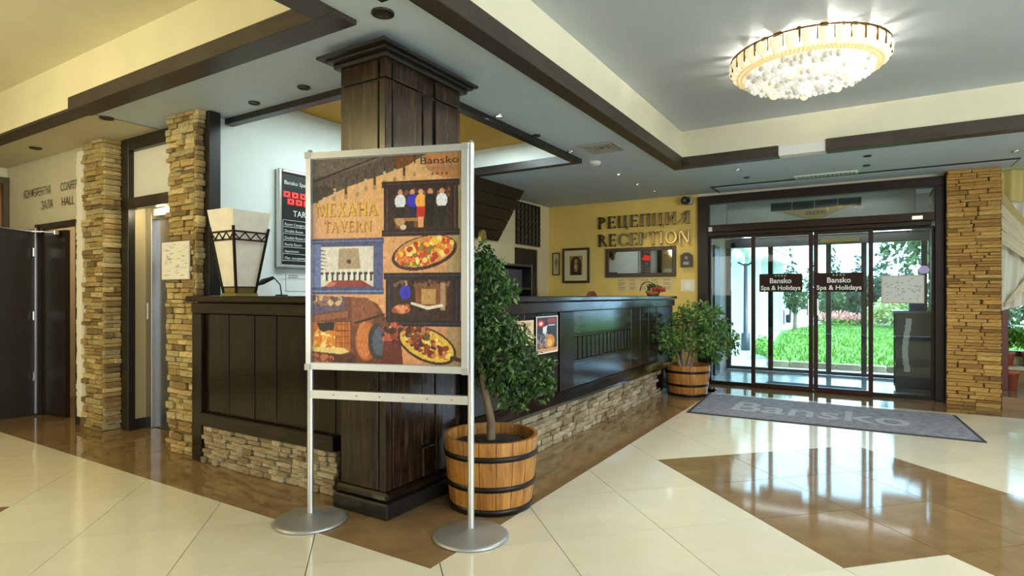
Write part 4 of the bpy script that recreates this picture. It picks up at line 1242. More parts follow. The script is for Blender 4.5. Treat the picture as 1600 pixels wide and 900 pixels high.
for i in range(110):
    a = 2 * math.pi * i / 110
    for r, z in ((.462, 2.796), (.435, 2.788)):
        mb.ball((cx + r * math.cos(a + r * 9), cy + r * math.sin(a + r * 9), z), .012, 4)
mb.build('bead_ring', plain('amber_beads', (.65, .50, .24), .12, emit=(1, .75, .35), estr=.45), ch, kind='stuff')
MB().lathe([(.455, 2.803), (.44, 2.80), (.30, 2.805), (.02, 2.81), (.02, 2.816), (.455, 2.812), (.455, 2.803)], (cx, cy), 48).build('inner_dish', CRY2, ch)
m1, m3 = MB(), MB()
g = random.Random(3)
for ring in range(9):
    r = .03 + ring * .047; nn = max(5, int(r * 2 * math.pi / .042))
    zc = 2.655 + .115 * (r / .43) ** 1.4
    for i in range(nn):
        a = 2 * math.pi * (i + g.random() * .4) / nn
        (m1 if g.random() < .68 else m3).ball((cx + r * math.cos(a), cy + r * math.sin(a), zc + g.uniform(-.008, .012)), g.uniform(.013, .02), 4, sz=1.3)
m1.build('crystal_drops', CRY2, ch, kind='stuff'); m3.build('smoky_crystal_drops', CRY3, ch, kind='stuff')
MB().lathe([(.44, 2.80), (.36, 2.755), (.24, 2.705), (.12, 2.675), (.001, 2.665)], (cx, cy), 48).build('crystal_bowl', CRY2, ch)
MB().ball((cx, cy, 2.645), .03, 6).build('finial', CRY2, ch)
for i in range(7):
    a = math.pi * .62 + i * 2 * math.pi / 7
    MB().ball((cx + .27 * math.cos(a), cy + .27 * math.sin(a), 2.703), .028, 6).build('bulb', BULB, ch)
for i in range(8):
    a = 2 * math.pi * (i + .5) / 8
    lamp('chandelier_bulb', 'POINT', (cx + .40 * math.cos(a), cy + .40 * math.sin(a), 2.909), 5.2, (1.0, .92, .78), .008)
for i in range(6):
    a = 2 * math.pi * i / 6
    lamp('chandelier_bulb', 'SPOT', (cx + .3 * math.cos(a), cy + .3 * math.sin(a), 2.64), 18.0, (1.0, .92, .78), .03, spot=165)

# ================================================================ LANTERN LAMP ON THE COUNTER
lx, ly = 2.575, 3.93
ln = empty('lantern_lamp', (lx, ly, 1.193), 'tapered alabaster lantern with iron straps standing on the left counter', 'lamp')
ALAB = plain('alabaster', (.80, .75, .62), .45, noise=.10, nscale=9, emit=(1.0, .9, .7), estr=.10)
OLIVE = plain('olive_glass', (.28, .22, .05), .25)
def taper(z): return .072 + (.152 - .072) * (z - 1.21) / (1.80 - 1.21)
def sq(mb, z0, z1, o0, o1=None):
    o1 = o0 if o1 is None else o1
    a, b = o0, o1
    mb.add([(lx + sx * a, ly + sy * a, z0) for sx, sy in ((-1, -1), (1, -1), (1, 1), (-1, 1))] + [(lx + sx * b, ly + sy * b, z1) for sx, sy in ((-1, -1), (1, -1), (1, 1), (-1, 1))],
           [(3, 2, 1, 0), (4, 5, 6, 7), (0, 1, 5, 4), (1, 2, 6, 5), (2, 3, 7, 6), (3, 0, 4, 7)])
    return mb
sq(MB(), 1.193, 1.212, .088).build('base', OLIVE, ln)
sq(MB(), 1.213, 1.258, taper(1.21), taper(1.255)).build('lower_glass', OLIVE, ln)
for sx, sy in ((-1, 0), (0, -1), (1, 0), (0, 1)):
    mb = MB(); P = []
    for z in (1.26, 1.803 + (.012 if sx else 0)):
        o = taper(z)
        for s in (-1, 1):
            P.append((lx + (sx * o if sx else s * o), ly + (sy * o if sy else s * o), z))
    Q = [(lx + (p[0] - lx) * .94, ly + (p[1] - ly) * .94, p[2]) for p in P]
    mb.add(P + Q, [(0, 1, 3, 2), (4, 6, 7, 5), (0, 4, 5, 1), (2, 3, 7, 6), (0, 2, 6, 4), (1, 5, 7, 3)])
    mb.build('alabaster_panel', ALAB, ln)
for sx, sy in ((-1, -1), (1, -1), (1, 1), (-1, 1)):
    a, b = taper(1.212) + .003, taper(1.685) + .004
    MB().bar((lx + sx * a, ly + sy * a, 1.212), (lx + sx * b, ly + sy * b, 1.69), .015, .015, (1, 0, 0)).build('corner_strap', IRON, ln)
for z in (1.595, 1.652):
    o = taper(z) + .004; mb = MB()
    for s in (-1, 1):
        mb.bar((lx - o, ly + s * o, z), (lx + o, ly + s * o, z), .01, .012); mb.bar((lx + s * o, ly - o, z), (lx + s * o, ly + o, z), .01, .012)
    mb.build('strap_band', IRON, ln)
mb = MB()
for f in range(4):
    for k in range(6):
        o = taper(1.624) + .004
        t0, t1_ = -o + 2 * o * k / 6, -o + 2 * o * (k + 1) / 6
        za, zb_ = (1.60, 1.648) if k % 2 else (1.648, 1.60)
        if f == 0: mb.bar((lx - o, ly + t0, za), (lx - o, ly + t1_, zb_), .006, .007)
        if f == 1: mb.bar((lx + t0, ly - o, za), (lx + t1_, ly - o, zb_), .006, .007)
        if f == 2: mb.bar((lx + o, ly + t0, za), (lx + o, ly + t1_, zb_), .006, .007)
        if f == 3: mb.bar((lx + t0, ly + o, za), (lx + t1_, ly + o, zb_), .006, .007)
mb.build('zigzag_band', IRON, ln)
mb = MB()
for z in (1.212, 1.258):
    o = taper(z) + .004
    for s in (-1, 1):
        mb.bar((lx - o, ly + s * o, z), (lx + o, ly + s * o, z), .008, .008); mb.bar((lx + s * o, ly - o, z), (lx + s * o, ly + o, z), .008, .008)
mb.build('base_band', IRON, ln)

# small desk lamp and card stand behind the lantern
dl = empty('desk_lamp', (2.80, 3.90, 1.193), 'small black desk lamp beside the lantern', 'lamp')
MB().lathe([(.001, 1.193), (.045, 1.193), (.045, 1.203), (.001, 1.205)], (2.88, 3.86), 20).build('base', BLACK, dl)
MB().tube([(2.88, 3.86, 1.2), (2.875, 3.87, 1.28), (2.84, 3.90, 1.335)], .005, 8).build('stem', BLACK, dl)
MB().tube([(2.72, 3.95, 1.27), (2.77, 3.94, 1.30), (2.84, 3.90, 1.335)], [.003, .022, .012], 10).build('head', BLACK, dl)
mb = MB().prism([(2.74, 1.193), (2.93, 1.193), (2.90, 1.33), (2.76, 1.325)], 4.05, 4.06, 'y'); mb.build('card_stand', WHITE, label='white angled card stand on the counter behind the lantern', cat='card stand')

# ================================================================ THINGS ON THE WALL BEHIND THE DESK
tb = empty('tariff_board', (3.5, 4.28, 1.43), 'black tariff board in an aluminium frame on the pale wall', 'board')
B(3.18, 3.86, 4.27, 4.29, 1.46, 2.25).build('panel', plain('board_black', (.012, .016, .016), .3), tb)
for a in ((3.143, 3.18, 1.43, 2.28), (3.86, 3.90, 1.43, 2.28)): B(a[0], a[1], 4.25, 4.295, a[2], a[3], c=.01).build('frame_side', ALU, tb)
for a in ((3.18, 3.86, 1.43, 1.462), (3.18, 3.86, 2.248, 2.28)): B(a[0], a[1], 4.25, 4.295, a[2], a[3], c=.01).build('frame_rail', ALU, tb)
INKW = plain('board_white_ink', (.75, .76, .74), .5); LED = plain('red_led', (.5, .02, .02), .4, emit=(1, .05, .04), estr=1.6)
tp = lambda b, x, z, h, m=INKW, nm='lettering', al='LEFT', wd=None: text_part(b, (x, 4.269, z), (1, 0, 0), (0, 0, 1), h, m, tb, nm, .001, al, wd)
tp('Bansko Spa & Holidays', 3.21, 2.155, .035)
for r_, (z, x0, n_) in enumerate(((2.045, 3.205, 5), (1.985, 3.245, 6))):
    mb = MB()
    for k in range(n_):
        x = x0 + k * .085
        mb.box(x, x + .06, 4.262, 4.27, z, z + .013); mb.box(x, x + .06, 4.262, 4.27, z + .034, z + .047); mb.box(x, x + .016, 4.262, 4.27, z, z + .047); mb.box(x + .044, x + .06, 4.262, 4.27, z, z + .047)
    mb.build('red_display', LED, tb)
tp('TARIFF', 3.30, 1.885, .052)
for k, tx in enumerate(('Room Category', 'Double Room', 'Double Room Luxury', 'Family Room', 'Apartment', 'Max. occupancy')): tp(tx, 3.215, 1.80 - .058 * k, .024)
mb = MB()
for k in range(9): mb.box(3.195, 3.84, 4.266, 4.27, 1.845 - .058 * k - (.0), 1.848 - .058 * k)
mb.box(3.195, 3.198, 4.266, 4.27, 1.49, 1.848); mb.build('ruling', INKW, tb)
hd = Sheet(28, 22, (222, 226, 220))
for k in range(5): hd.rect(.1, .12 + k * .08, .1 + .5 * (1 - .1 * k), .145 + k * .08, (120, 120, 120))
hd.build('wall_notice', (3.25, 4.296, 1.40), (.24, 0, 0), (0, 0, -.165), label='white notice on the pale wall below the tariff board', cat='notice')
# sloping plank hood
hood = empty('plank_hood', (6.0, 4.1, 1.92), 'sloping black plank hood above the rear shelves', 'hood')
nb = 5
for k in range(nb):
    t0, t1_ = k / nb, (k + 1) / nb - .012
    P = lambda t, x: (x, 3.88 + .40 * t, Z - .001 - .66 * t)
    e0, e1 = 6.62 - .03 * t0, 6.62 - .03 * t1_
    n_ = Vector((0, -.66, -.40)).normalized() * -.025
    vs = [P(t0, 5.42), P(t0, e0), P(t1_, e1), P(t1_, 5.42)]
    vs = [Vector(q) for q in vs]; vs += [q - n_ * -1 for q in vs]
    MB().add(vs, [(0, 1, 2, 3), (7, 6, 5, 4), (0, 4, 5, 1), (1, 5, 6, 2), (2, 6, 7, 3), (3, 7, 4, 0)]).build('plank', BX, hood)
MB().prism([(3.90, Z), (4.295, Z), (4.295, 1.95)], 6.55, 6.575, 'x').build('end_board', BV, hood)
oc = empty('wall_clock', (6.0, 4.05, 1.9), 'small oval gold rimmed wall clock below the plank hood', 'clock')
ex, ez = 5.93, 1.925
el = lambda r: [(ex + .062 * r * math.cos(a), ez + .082 * r * math.sin(a)) for a in np.linspace(0, 2 * math.pi, 28, endpoint=False)]
MB().prism(el(1), 4.06, 4.10, 'y').build('rim', GOLD, oc)
MB().prism(el(.72), 4.052, 4.06, 'y').build('dial', plain('dial_brown', (.20, .13, .06), .4), oc)
mb = MB(); mb.bar((ex, 4.05, ez), (ex, 4.05, ez + .045), .004, .004, (1, 0, 0)); mb.bar((ex, 4.05, ez), (ex + .025, 4.05, ez - .012), .004, .004, (0, 0, 1)); mb.build('hand', GOLD, oc)
MB().bar((ex, 4.09, ez), (ex, 4.285, ez), .02, .02).build('wall_bracket', BLACK, oc)
# lattice panel above the dark door
lat = empty('lattice_panel', (7.41, 4.28, 1.93), 'black lattice panel with a grid of small squares above the dark doorway', 'lattice')
B(7.07, 7.75, 4.285, 4.297, 1.93, 2.54).build('backing', plain('lattice_back', (.10, .09, .07), .4), lat)
for k in range(7): x = 7.08 + k * .11; B(x - .01, x + .01, 4.262, 4.285, 1.93, 2.54).build('upright_bar', BV, lat)
for k in range(8): z = 1.94 + k * .0845; B(7.07, 7.75, 4.255, 4.285, z - .009, z + .009).build('cross_bar', BX, lat)
dr4 = empty('door_6', (7.41, 4.33, 0), kind='structure'); dr4['label'] = 'dark door behind the reception desk'
B(7.065, 7.755, 4.32, 4.36, 0, 1.88, c=.004).build('leaf', DOORW, dr4)
# shelf unit and monitor behind the desk
su = empty('shelf_unit', (6.5, 4.15, 0), 'dark open shelf unit standing against the wall behind the desk', 'shelf')
B(6.02, 6.06, 3.95, 4.29, 0, 1.62, c=.004).build('side_panel', BV, su); B(6.94, 6.98, 3.95, 4.29, 0, 1.62, c=.004).build('side_panel', BV, su)
for z in (.3, .75, 1.27, 1.58): B(6.06, 6.94, 3.95, 4.29, z, z + .03, c=.004).build('shelf', BX, su)
B(6.06, 6.94, 4.27, 4.29, 0.0, 1.6).build('back_panel', BLACK, su)
mo = empty('monitor', (5.78, 3.5, .74), 'black flat computer monitor rising behind the counter', 'monitor')
B(5.60, 5.92, 3.50, 3.53, 1.22, 1.50, c=.006).build('screen', BLACK, mo); B(5.73, 5.79, 3.53, 3.56, .78, 1.25).build('neck', BLACK, mo); B(5.62, 5.90, 3.46, 3.62, .75, .78, c=.005).build('foot', BLACK, mo)
wd = empty('work_desk', (5.4, 3.4, 0), 'low inner work desk hidden behind the counter', 'desk')
B(3.1, 7.3, 3.12, 3.80, .71, .75, c=.004).build('top', WX, wd)
for x in (3.2, 5.2, 7.2): B(x, x + .04, 3.15, 3.75, 0, .71).build('leg_panel', WV, wd)
oc2 = empty('office_chair', (6.82, 4.0, 0), 'red brown chair back peeping over the counter', 'chair')
mb = MB(); n_ = 14
pts = [(6.62 + .40 * i / n_, .85 + .40 * math.sin(math.pi * (.12 + .76 * i / n_)) ** .6) for i in range(n_ + 1)]
mb.prism([(6.62, .70), (7.02, .70)] + pts[::-1], 2.98, 3.03, 'y'); CHR = plain('chair_redbrown', (.16, .04, .025), .5)
# chair stands in the gap between counter and work desk rear edge
oc2.location = (6.82, 3.0, 0); WL[oc2.name] = Vector((6.82, 3.0, 0))
mb.build('backrest', CHR, oc2)
B(6.60, 7.04, 2.72, 3.0, .44, .50, c=.02).build('seat', CHR, oc2)
for x in (6.63, 6.98):
    for y in (2.74, 2.97): B(x, x + .035, y, y + .035, 0, .44 if y < 2.9 else .75).build('leg', CHR, oc2)

# ================================================================ RECEPTION WALL
def sign_word(txt, y0, y1, z0, z1, parent):
    sp = .10; tot = sum(glyph(c)[1] + sp for c in txt) - sp; x = 0
    for c in txt:
        gl_, a = glyph(c); mb = MB()
        for p in gl_: mb.prism([(y0 + (x + q[0]) / tot * (y1 - y0), z0 + q[1] * (z1 - z0)) for q in p], 8.058, 8.09, 'x')
        mb.build('letter', BRASSL, parent); x += a + sp


rs = empty('reception_sign', (8.08, 2.77, 1.9), 'raised bronze two line lettering on the yellow wall', 'sign')
sign_word('РЕЦЕПЦИЯ', 3.45, 2.09, 2.185, 2.36, rs)
sign_word('RECEPTION', 3.45, 2.09, 1.92, 2.10, rs)


def framed(name, y0, y1, z0, z1, bw, fm, sheet, label, cat, mat_w=0, mcol=None, d=.03):
    o = empty(name, (8.09, (y0 + y1) / 2, z0), label, cat)
    B(8.1 - d, 8.098, y0, y0 + bw, z0, z1, c=.004).build('frame_side', fm, o); B(8.1 - d, 8.098, y1 - bw, y1, z0, z1, c=.004).build('frame_side', fm, o)
    B(8.1 - d, 8.098, y0 + bw, y1 - bw, z0, z0 + bw, c=.004).build('frame_rail', fm, o); B(8.1 - d, 8.098, y0 + bw, y1 - bw, z1 - bw, z1, c=.004).build('frame_rail', fm, o)
    if mat_w: B(8.085, 8.095, y0 + bw, y1 - bw, z0 + bw, z1 - bw).build('mount', mcol, o)
    i = bw + mat_w
    if isinstance(sheet, Sheet): sheet.build('picture', (8.083, y1 - i, z1 - i), (0, -(y1 - y0 - 2 * i), 0), (0, 0, -(z1 - z0 - 2 * i)), o)
    elif sheet: B(8.08, 8.09, y0 + i, y1 - i, z0 + i, z1 - i).build('glass', sheet, o)
    return o


FRD = plain('frame_dark_brown', (.05, .022, .012), .35, noise=.2)
ic = Sheet(40, 56, (150, 120, 60))
ic.ell(.5, .5, .42, .46, (60, 36, 26)); ic.rect(.1, .6, .9, 1, (52, 32, 24)); ic.ell(.5, .3, .2, .16, (100, 56, 34)); ic.ell(.5, .3, .11, .12, (176, 130, 80)); ic.ell(.5, .62, .16, .22, (150, 120, 70)); ic.ell(.46, .55, .08, .12, (190, 160, 100)); ic.grain(10, 5)
framed('framed_picture', 3.596, 4.049, 1.385, 1.92, .035, FRD, ic, 'large dark framed icon style picture on the yellow wall', 'picture', .085, plain('picture_mount', (.72, .60, .32), .7))
ic2 = Sheet(16, 40, (190, 170, 120)); ic2.ell(.5, .4, .25, .2, (120, 90, 60)); ic2.rect(.4, .4, .6, .75, (130, 100, 70)); ic2.grain(8, 6)
framed('framed_picture', 4.10, 4.225, 1.51, 1.86, .018, FRD, ic2, 'narrow dark framed picture near the corner of the yellow wall', 'picture', .012, plain('mount_cream', (.75, .68, .48), .7))
MIRR = plain('mirror_glass', (.28, .26, .22), .03, 1.0)
framed('wall_mirror', 2.29, 3.338, 1.462, 1.887, .055, FRD, MIRR, 'wide dark framed mirror below the reception lettering', 'mirror')
pq = empty('wall_plaque', (8.09, 2.14, 1.58), 'small dark arched plaque beside the mirror', 'plaque')
MB().prism([(2.06, 1.585), (2.22, 1.585), (2.22, 1.745), (2.20, 1.765), (2.17, 1.785), (2.11, 1.785), (2.08, 1.765), (2.06, 1.745)], 8.06, 8.098, 'x').build('plate', FRD, pq)
MB().ball((8.058, 2.14, 1.71), .026, 6).build('relief_head', plain('relief_grey', (.35, .33, .30), .4), pq)
B(8.05, 8.06, 2.10, 2.18, 1.615, 1.66, c=.006).build('relief_scroll', plain('relief_grey2', (.35, .33, .30), .4), pq)
doc = Sheet(60, 14, (206, 176, 112)); g = np.random.default_rng(2)
for i in range(5):
    for k in range(6): doc.rect(.03 + i * .2, .1 + k * .14, .03 + i * .2 + .1 + .06 * g.random(), .14 + k * .14, (170, 140, 90))
for k in range(5):
    d2_ = Sheet(14, 16, (214, 190, 132))
    for q in range(5): d2_.rect(.12, .14 + q * .16, .5 + .35 * g.random(), .2 + q * .16, (160, 132, 90))
    y = 3.16 - k * .168
    d2_.build('wall_document', (8.097, y, 1.44), (0, -.155, 0), (0, 0, -.19), label=('leftmost', 'second', 'third', 'fourth', 'rightmost')[k] + ' of five cream documents pinned under the mirror', cat='document', group='documents under the mirror')
d3 = Sheet(16, 14, (232, 222, 190)); d3.ell(.5, .5, .2, .3, (240, 236, 220))
d3.build('wall_document', (8.097, 2.225, 1.415), (0, -.19, 0), (0, 0, -.16), label='white notice on the yellow wall beside the entrance frame', cat='document')
# camera / siren at top right of the wall
sc_ = empty('wall_speaker', (8.05, 2.11, 2.44), 'black round wall speaker at the top right of the yellow wall', 'speaker')
B(8.02, 8.1, 2.055, 2.165, 2.44, 2.55, c=.015).build('housing', plain('speaker_grey', (.35, .33, .3), .5), sc_)
MB().tube([(8.03, 2.125, 2.495), (7.965, 2.14, 2.49)], [.05, .055], 20).build('driver', BLACK, sc_)
MB().tube([(7.965, 2.14, 2.49), (7.958, 2.142, 2.489)], [.025, .02], 14).build('cone', plain('cone_grey', (.15, .15, .15), .4), sc_)
# flower basket on the counter
fb = empty('flower_basket', (7.23, 2.34, 1.19), 'small basket of red flowers with a looped handle at the far end of the counter', 'basket')
MB().lathe([(.001, 1.19), (.07, 1.19), (.10, 1.25), (.095, 1.25), (.065, 1.195), (.001, 1.195)], (7.23, 2.34), 16).build('basket', plain('wicker', (.22, .10, .04), .7, noise=.4, nscale=60), fb)
MB().tube([(7.23 - .03, 2.34 + .10 * math.cos(a) + .06, 1.25 + .12 * math.sin(a)) for a in np.linspace(0, math.pi, 10)], .006, 6).build('handle', BLACK, fb)
leaf_cloud('flowers', [(7.23, 2.29, 1.275, .10, .035), (7.22, 2.24, 1.27, .06, .03)], 150, .05, PETAL, fb)
leaf_cloud('greenery', [(7.23, 2.33, 1.29, .10, .05)], 80, .06, LEAF, fb)

# ================================================================ FLYERS AND NOTICES
f1_ = Sheet(26, 20, (214, 190, 160)); f1_.rect(.08, .1, .9, .25, (190, 150, 120)); f1_.grain(5, 7)
for k in range(4): f1_.rect(.1, .38 + k * .13, .75, .43 + k * .13, (170, 140, 120))
f1_.build('flyer', (3.462, 2.150, 1.012), (.345, 0, .0), (0, 0, -.185), label='cream flyer on the counter front behind the ficus leaves', cat='flyer')
f2 = Sheet(40, 56, (52, 54, 72)); f2.rect(0, 0, 1, .04, (222, 214, 206)); f2.rect(0, 0, .04, 1, (222, 214, 206)); f2.rect(.96, 0, 1, 1, (222, 214, 206)); f2.rect(0, .95, 1, 1, (222, 214, 206))
f2.ell(.22, .2, .15, .09, (206, 40, 44)); f2.ell(.22, .2, .07, .045, (240, 220, 220)); f2.rect(.5, .08, .9, .2, (150, 70, 80)); f2.rect(.55, .23, .85, .27, (200, 190, 190)); f2.poly([(.3, .3), (.5, .25), (.45, .5), (.3, .45)], (220, 220, 228)); f2.ell(.62, .68, .22, .18, (206, 130, 50)); f2.ell(.6, .72, .12, .1, (236, 180, 90)); f2.speck(.06, .5, .5, .9, [(150, 150, 160), (90, 80, 90), (170, 120, 90)], 40, .05, 21); f2.rect(.06, .86, .94, .94, (206, 150, 110))
f2.build('flyer', (3.835, 2.145, 1.035), (.36, 0, .0), (0, 0, -.29), label='colourful flyer with a red badge on the counter front', cat='flyer')
nt_ = Sheet(40, 54, (232, 230, 224)); g = np.random.default_rng(8)
for i in range(60): u_, v_ = g.random() * .8 + .06, g.random() * .85 + .06; nt_.rect(u_, v_, u_ + .05 + .1 * g.random(), v_ + .015, [(170, 170, 176), (216, 160, 180), (150, 190, 150), (150, 150, 160)][g.integers(4)])
nn_ = empty('paper_notice', (2.41, 4.47, 1.31), 'white paper notice with pink and green print taped to the stone pillar', 'notice')
B(2.404, 2.412, 4.285, 4.662, 1.318, 1.604).build('backing', PAPER, nn_)
nt_.build('print', (2.402, 4.66, 1.602), (0, -.373, 0), (0, 0, -.282), nn_)

# ================================================================ CEILING FITTINGS
SPOTM = plain('spot_lit', (1, 1, 1), .4, emit=(1.0, .97, .92), estr=14.0)
OFFM = plain('spot_off', (.05, .045, .035), .3); RINGD = plain('ring_bronze', (.05, .04, .03), .35, .6)
DL = [((2.08, 2.02), .055, 0, 'black unlit downlight in the ceiling above the column'), ((2.55, 3.19), .042, 0, 'small unlit downlight left of the column crown'),
      ((2.57, 3.75), .04, 0, 'small unlit downlight in front of the desk recess at the left'), ((2.19, 5.05), .05, 0, 'dark unlit downlight beside the ceiling joint'),
      ((2.29, 6.65), .05, 0, 'dark unlit downlight before the lettered wall at the left edge'), ((3.74, 2.42), .035, 1, 'brightest lit downlight just right of the column crown'),
      ((4.37, 2.44), .035, 0, 'unlit downlight at the front trim of the desk recess'), ((5.04, 2.44), .035, 2, 'faintly lit downlight beside the ceiling vent'),
      ((6.27, 2.43), .035, 1, 'lit downlight, farthest left in the row before the yellow wall'), ((6.97, 2.46), .035, 1, 'lit downlight, middle one in the row before the yellow wall'),
      ((7.56, 2.43), .035, 1, 'lit downlight closest to the yellow wall'), ((6.73, 1.23), .04, 2, 'pale round downlight at the corner of the chandelier recess'),
      ((7.23, 1.22), .035, 0, 'small ceiling fitting behind the pale round downlight'), ((6.73, .01), .035, 0, 'dark downlight before the entrance, nearer one of two'),
      ((7.22, .02), .035, 0, 'dark downlight before the entrance, farther one of two'), ((7.26, -1.2), .035, 2, 'white downlight near the stone pillar at the right edge')]
for (x, y), r, lit, lb in DL:
    o = empty('downlight', (x, y, Z - .012), lb, 'downlight', 'recessed ceiling downlights')
    MB().lathe([(r, Z - .001), (r, Z - .010), (r * .72, Z - .012), (r * .66, Z - .002)], (x, y), 24).build('ring', CHROME if lit else RINGD, o)
    MB().lathe([(r * .66, Z - .004), (.001, Z - .006)], (x, y), 18).build('lens', SPOTM if lit == 1 else plain('spot_dim', (.9, .9, .88), .3, emit=(1, 1, 1), estr=.6) if lit == 2 else OFFM, o)
    if lit == 1: lamp('downlight_lamp', 'SPOT', (x, y, Z - .03), 14, (1.0, .90, .72), .03, spot=110)
vt = empty('ceiling_vent', (5.05, 2.12, Z - .02), 'square grey ceiling air vent between desk recess and long beam', 'vent')
for k in range(4):
    s0 = .17 - k * .04; s1 = s0 - .022; z = Z - .016 + k * .003
    mb = MB(); mb.box(5.05 - s0, 5.05 + s0, 2.12 - s0, 2.12 - s1, z, z + .012); mb.box(5.05 - s0, 5.05 + s0, 2.12 + s1, 2.12 + s0, z, z + .012)
    mb.box(5.05 - s0, 5.05 - s1, 2.12 - s1, 2.12 + s1, z, z + .012); mb.box(5.05 + s1, 5.05 + s0, 2.12 - s1, 2.12 + s1, z, z + .012); mb.build('louvre', plain('vent_grey', (.42, .41, .36), .5), vt)
B(4.9, 5.2, 1.97, 2.27, Z - .003, Z).build('throat', BLACK, vt)
sm = empty('smoke_detector', (5.57, 2.42, Z - .04), 'round white smoke detector near the far recess trim', 'smoke detector')
MB().lathe([(.065, Z), (.065, Z - .012), (.05, Z - .03), (.03, Z - .04), (.001, Z - .042)], (5.57, 2.42), 24).build('body', plain('detector_white', (.75, .73, .65), .5), sm)
for k in range(6):
    a = k * math.pi / 3; B(5.57 + .045 * math.cos(a) - .004, 5.57 + .045 * math.cos(a) + .004, 2.42 + .045 * math.sin(a) - .004, 2.42 + .045 * math.sin(a) + .004, Z - .034, Z - .028).build('slot', BLACK, sm)
gr = empty('ceiling_grille', (7.5, .42, Z - .02), 'rectangular white ceiling grille in front of the entrance', 'vent')
B(7.44, 7.60, .10, .74, Z - .014, Z, c=.003).build('frame', WHITE, gr)
for k in range(14): B(7.46, 7.58, .125 + k * .0425, .15 + k * .0425, Z - .02, Z - .0142).build('slat', plain('slat_grey', (.25, .27, .28), .4), gr)

# ================================================================ WINDOW BAY AT THE RIGHT
bay = B(7.93, 9.62, -4.7, -1.2, 0, .125).build('floor', wood('bay_boards', 'y', [(.35, (.20, .12, .06)), (.6, (.30, .19, .10)), (.8, (.38, .25, .14))], rough=.15), kind='structure'); bay['label'] = 'raised window bay step right of the golden stone pillar'
B(9.25, 9.62, -4.7, -1.25, .28, .32, c=.005).build('window_sill', plain('sill_cream', (.72, .62, .42), .35), kind='structure')['label'] = 'cream sill carrying the potted plants'
B(9.30, 9.62, -4.7, -1.25, .125, .28).build('trim_40', plain('sill_base', (.30, .20, .08), .6), kind='structure')['label'] = 'brown board below the plant sill'
wn = empty('window_1', (9.66, -2.9, .42), kind='structure'); wn['label'] = 'tall bay window behind the curtain'
RW = plain('window_redwood', (.15, .035, .022), .4)
for y in (-1.32, -2.4, -3.5, -4.6): B(9.62, 9.70, y - .04, y + .04, .42, 2.5, c=.004).build('mullion', RW, wn)
for z in (.42, 2.42): B(9.62, 9.70, -4.6, -1.3, z, z + .07, c=.004).build('rail', RW, wn)
for y in (-2.4, -3.5, -4.6): B(9.655, 9.665, y + .04, y + 1.06, .49, 2.42).build('pane', GLASS, wn)
B(8.52, 8.58, -1.345, -1.285, .125, 1.92, c=.004).build('trim_41', RW, kind='structure')['label'] = 'red brown post of the window bay beside the stone pillar'
GOLDC = plain('gold_curtain_cloth', (.66, .52, .20), .55); SHEER = plain('sheer_curtain_cloth', (.86, .82, .70), .7)


def cloth(name, fn, nu, nv, mat, parent, th=.004):
    P = [[fn(i / nu, j / nv) for i in range(nu + 1)] for j in range(nv + 1)]
    mb = MB(); vs = [p for r in P for p in r]; n0 = len(vs); vs += [(p[0] + th, p[1], p[2]) for p in vs[:n0]]
    fs = []
    for j in range(nv):
        for i in range(nu):
            q = j * (nu + 1) + i; fs += [(q, q + 1, q + nu + 2, q + nu + 1), (n0 + q + 1, n0 + q, n0 + q + nu + 1, n0 + q + nu + 2)]
    mb.add(vs, fs, 0, True)
    return mb.build(name, mat, parent, fix=False)


cu_ = empty('curtain', (8.45, -1.9, 1.0), 'gathered cream and gold curtain in the window bay at the right edge', 'curtain')
cloth('valance', lambda a, b: (8.40 + .03 * math.sin(a * 60), -1.235 - a * 1.6, 2.585 - b * (.30 + .05 * math.sin(a * 14)) - a * 0), 120, 8, GOLDC, cu_)
cloth('sheer_panel', lambda a, b: (8.47 + .02 * math.sin(a * 70 + b * 3), -1.26 - a * 1.5 * (1 - .25 * b), 2.40 - b * (1.38 - .35 * a)), 120, 14, SHEER, cu_)
for k in range(4):
    cloth('swag', lambda a, b, k=k: (8.40 - .02 * math.sin(b * 25) - .01 * k, -1.25 - a * (.75 + .1 * k), 2.42 - .16 * k - a * (.95 - .08 * k) * (1.6 - .6 * a) - b * (.14 - .05 * a)), 24, 10, GOLDC if k == 0 else plain('cream_swag_%d' % k, (.80, .72, .50), .6), cu_)
cloth('tail', lambda a, b: (8.43 + .02 * math.sin(a * 26), -1.255 - a * (.06 + .02 * b), 2.30 - b * .42), 24, 8, SHEER, cu_)
cloth('tieback_sweep', lambda a, b: (8.42 + .012 * math.sin(b * 20), -1.30 - a * .5, 1.06 + a * (.62 - .2 * a) + b * (.05 + .24 * a)), 20, 10, plain('cream_sweep', (.82, .74, .54), .6), cu_)
for (x, y, r, h, lb, gz) in ((9.40, -1.45, .10, .17, 'terracotta pot partly hidden by the golden stone pillar', .30), (9.42, -1.72, .11, .18, 'terracotta pot at the right edge of the window sill', .34)):
    pt = empty('flower_pot', (x, y, .32), lb, 'pot')
    MB().lathe([(.001, .32), (r * .72, .32), (r * .95, .32 + h * .8), (r, .32 + h * .8), (r, .32 + h), (r * .88, .32 + h), (r * .84, .32 + h * .85), (.001, .32 + h * .85)], (x, y), 24).build('pot', TERRA, pt)
    MB().lathe([(.001, .32), (r * .9, .32), (r, .335), (.001, .325)], (x, y), 20).build('saucer', TERRA, pt)
    pl = empty('pot_plant', (x, y, .32 + h * .85), lb.replace('terracotta pot', 'bright green plant in the pot'), 'plant')
    MB().tube([(x, y, .32 + h * .8), (x, y + .02, .62)], [.012, .006], 6).build('stem', BARK, pl)
    leaf_cloud('foliage', [(x, y, .68, .17, .14), (x - .05, y - .06, .76, .12), (x + .04, y + .06, .60, .12, .08)], 420, .085, LEAFB, pl)
